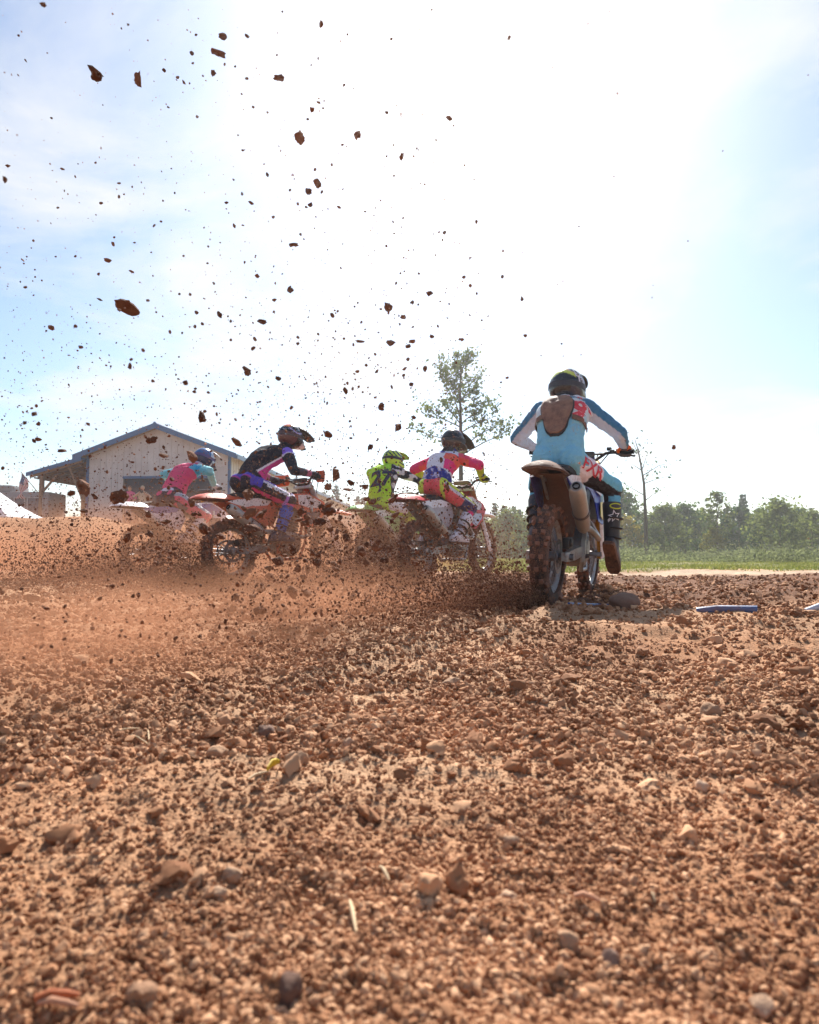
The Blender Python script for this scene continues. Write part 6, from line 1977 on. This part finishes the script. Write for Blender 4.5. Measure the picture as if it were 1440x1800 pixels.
named = [f for f in FLY if f[2] * f[3] >= 70]
byd = {}
for f in named: byd.setdefault(describe(*f[:4])[0], []).append(f)
lab = {}
for k, v in byd.items():
    v.sort(key=lambda f: describe(*f[:4])[1])
    for i, f in enumerate(v): lab[f] = k if len(v) == 1 else k + ', ' + NTH[i]
SMALL = 'small dark crumb of dirt flying through the air, one of many'
for f in FLY: fly(*f, lab.get(f, SMALL))
def loose(n, gx, gy, s0, s1):
    for _ in range(n):
        px, py = gx(), gy(); s = fr.uniform(s0, s1)
        if 0 < px < 1440: fly(px, py, s * fr.uniform(.7, 1.5), s * fr.uniform(.7, 1.5), fr.uniform(-60, 60), SMALL)
loose(56, lambda: fr.normal(560, 130), lambda: fr.uniform(880, 1080), 6, 15)
loose(22, lambda: fr.normal(250, 120), lambda: fr.uniform(900, 1010), 5, 9)
loose(26, lambda: fr.normal(760, 60), lambda: fr.uniform(930, 1050), 4, 8)

WHEELS = [(.875, 4.22, 25, 1.0, 100000), (.09, 6.82, 33, 1.0, 130000), (-.46, 7.86, 27, .8, 45000), (-1.85, 6.66, 38, .9, 150000), (-3.40, 7.90, 28, .9, 110000)]
def throw(n, x, y, hd, r_, lo=.94, smin=.0012, smax=.009, vmax=8.5, swing=None, mid=24):
    kind = r_.random(n)
    el = np.where(kind < lo * .5, np.abs(r_.normal(5, 8, n)), np.where(kind < lo, np.abs(r_.normal(mid, 15, n)), r_.uniform(20, 68, n)))
    az = np.radians(hd + 180 + (r_.normal(12, 17, n) if swing is None else 1 + np.abs(r_.normal(0, swing, n))))
    v = r_.uniform(1.0, vmax, n) * np.where((kind >= lo * .5) & (kind < lo), .62, 1); t = r_.random(n) ** 1.25 * .62
    e = np.radians(el)
    vx, vy, vz = v * np.cos(e) * np.sin(az), v * np.cos(e) * np.cos(az), v * np.sin(e) * 1.1
    p = np.stack([x + vx * t, y + vy * t, .03 + vz * t - 4.9 * t * t], 1) + r_.normal(0, .03, (n, 3))
    s = smin + (smax - smin) * r_.random(n) ** 4
    ok = (p[:, 2] > H(p[:, 0], p[:, 1], False) + .004) & (np.linalg.norm(p - np.array([0, 0, CAM_H]), axis=1) > .95)
    return p[ok], s[ok]
def grains(name, P, s, mat, r_):
    n = len(P)
    T = np.array([[1, 1, 1], [1, -1, -1], [-1, 1, -1], [-1, -1, 1]]) * .8
    Rr = r_.normal(size=(n, 3, 3)); q, _ = np.linalg.qr(Rr)
    V = P[:, None, :] + np.einsum('kj,nij->nki', T, q) * (s[:, None] * r_.uniform(.6, 1.3, (n, 3)))[:, None, :]
    F = np.array([[0, 1, 2], [0, 3, 1], [0, 2, 3], [1, 3, 2]])
    FF = (np.arange(n)[:, None, None] * 4 + F[None]).reshape(-1, 3)
    return tag(link(name, mesh_np(name, V.reshape(-1, 3), FF, mat, False)), kind='stuff')
def spray():
    r_ = np.random.default_rng(31); A, B_ = [], []
    for (x, y, hd, k, n) in WHEELS:
        p, s = throw(n, x, y, hd, r_) if n != 100000 else throw(210000, x - .10, y - .17, hd, r_, .96, vmax=10.5, swing=27, mid=11, smax=.007); A.append(p); B_.append(s)
    # fine high specks
    p, s = throw(7000, .875, 4.22, 25, r_, .0, .0010, .0034, 12.5); A.append(p); B_.append(s)
    P, s = np.vstack(A), np.concatenate(B_)
    big = s > .0034
    grains('dirt_spray', P[~big], s[~big], S_SPRAY, r_)
    n = int(big.sum())
    pr_ = [clod_mesh('spray_lump', 260 + k, S_FLY, 1, .4, .85, 1, .2) for k in range(8)]
    instancer('spray_lumps', P[big], s[big][:, None] * r_.uniform(.6, 1.3, (n, 3)), r_.uniform(0, 6.28, (n, 3)), r_.integers(0, 8, n), pr_)
S_SPRAY = soil_mat('spray_soil', (.25, .115, .060), (.39, .195, .108), (.54, .32, .195), 30)
spray()

# ------------------------------------------------------------------ dust drifting behind the wheels
def dust():
    m = bpy.data.materials.new('dust'); m.use_nodes = True; nt = m.node_tree; nt.nodes.clear()
    out = nt.nodes.new('ShaderNodeOutputMaterial'); pv = nt.nodes.new('ShaderNodeVolumePrincipled')
    pv.inputs['Color'].default_value = (.52, .265, .155, 1); pv.inputs['Anisotropy'].default_value = .35
    geo = nt.nodes.new('ShaderNodeTexCoord'); sp = nt.nodes.new('ShaderNodeSeparateXYZ')
    nt.links.new(geo.outputs['Object'], sp.inputs[0])
    n1 = noise(nt, .55, 3, .55, geo.outputs['Object'])
    def rng_(sock, a, b, c=0.0, d=1.0):
        r = nt.nodes.new('ShaderNodeMapRange'); r.interpolation_type = 'SMOOTHSTEP'
        for i, v in enumerate((a, b, c, d)): r.inputs[1 + i].default_value = v
        nt.links.new(sock, r.inputs[0]); return r.outputs[0]
    def mul(a, b):
        k = nt.nodes.new('ShaderNodeMath'); k.operation = 'MULTIPLY'
        for s_, v in zip(k.inputs, (a, b)):
            if hasattr(v, 'is_linked'): nt.links.new(v, s_)
            else: s_.default_value = v
        return k.outputs[0]
    d = mul(rng_(n1, .28, .72), rng_(sp.outputs['Z'], 1.15, .0))
    d = mul(d, rng_(sp.outputs['X'], 5.2, 2.2)); d = mul(d, rng_(sp.outputs['X'], -8.5, -6)); d = mul(d, rng_(sp.outputs['Y'], -2.6, -1.2)); d = mul(d, rng_(sp.outputs['Y'], 3.6, 2.2))
    dt = nt.nodes.new('ShaderNodeVectorMath'); dt.operation = 'DOT_PRODUCT'; dt.inputs[1].default_value = (-.906, .4226, 0)
    nt.links.new(geo.outputs['Object'], dt.inputs[0])
    base_ = -.906 * (.80 + 3.6) + .4226 * (4.05 - 8.6)      # the line from the nearest wheel, in this object's own axes
    n2 = noise(nt, 1.7, 3, .6, geo.outputs['Object'])
    e = mul(rng_(dt.outputs['Value'], base_ - .02, base_ + .75), rng_(dt.outputs['Value'], base_ + 3.0, base_ + .8))
    e = mul(mul(e, rng_(sp.outputs['Z'], .34, .0)), rng_(n2, .30, .68))
    e = mul(mul(e, rng_(sp.outputs['Y'], -7.85, -7.2)), rng_(sp.outputs['Y'], -3.6, -4.6))
    sm = nt.nodes.new('ShaderNodeMath'); sm.operation = 'ADD'
    nt.links.new(mul(d, DUST_D), sm.inputs[0]); nt.links.new(mul(e, PLUME_D), sm.inputs[1])
    nt.links.new(sm.outputs[0], pv.inputs['Density']); nt.links.new(pv.outputs[0], out.inputs['Volume'])
    o = MB().box((-1.5, -2.0, .59), (14.2, 11.7, 1.42)).build('dust', m, None, loc=(-3.6, 8.6, 0))
    tag(o, kind='stuff')
DUST_D = 1.05
PLUME_D = 1.5
dust()

def haze():
    m = bpy.data.materials.new('haze'); m.use_nodes = True; nt = m.node_tree; nt.nodes.clear()
    out = nt.nodes.new('ShaderNodeOutputMaterial'); pv = nt.nodes.new('ShaderNodeVolumePrincipled')
    pv.inputs['Color'].default_value = (.97, .97, .98, 1); pv.inputs['Anisotropy'].default_value = .72; pv.inputs['Density'].default_value = HAZE_D
    nt.links.new(pv.outputs[0], out.inputs['Volume'])
    o = MB().box((0, 0, (13.0 - 2.4) / 2), (860, 860, 15.4)).build('haze', m)
    tag(o, kind='stuff')
HAZE_D = .0011
haze()
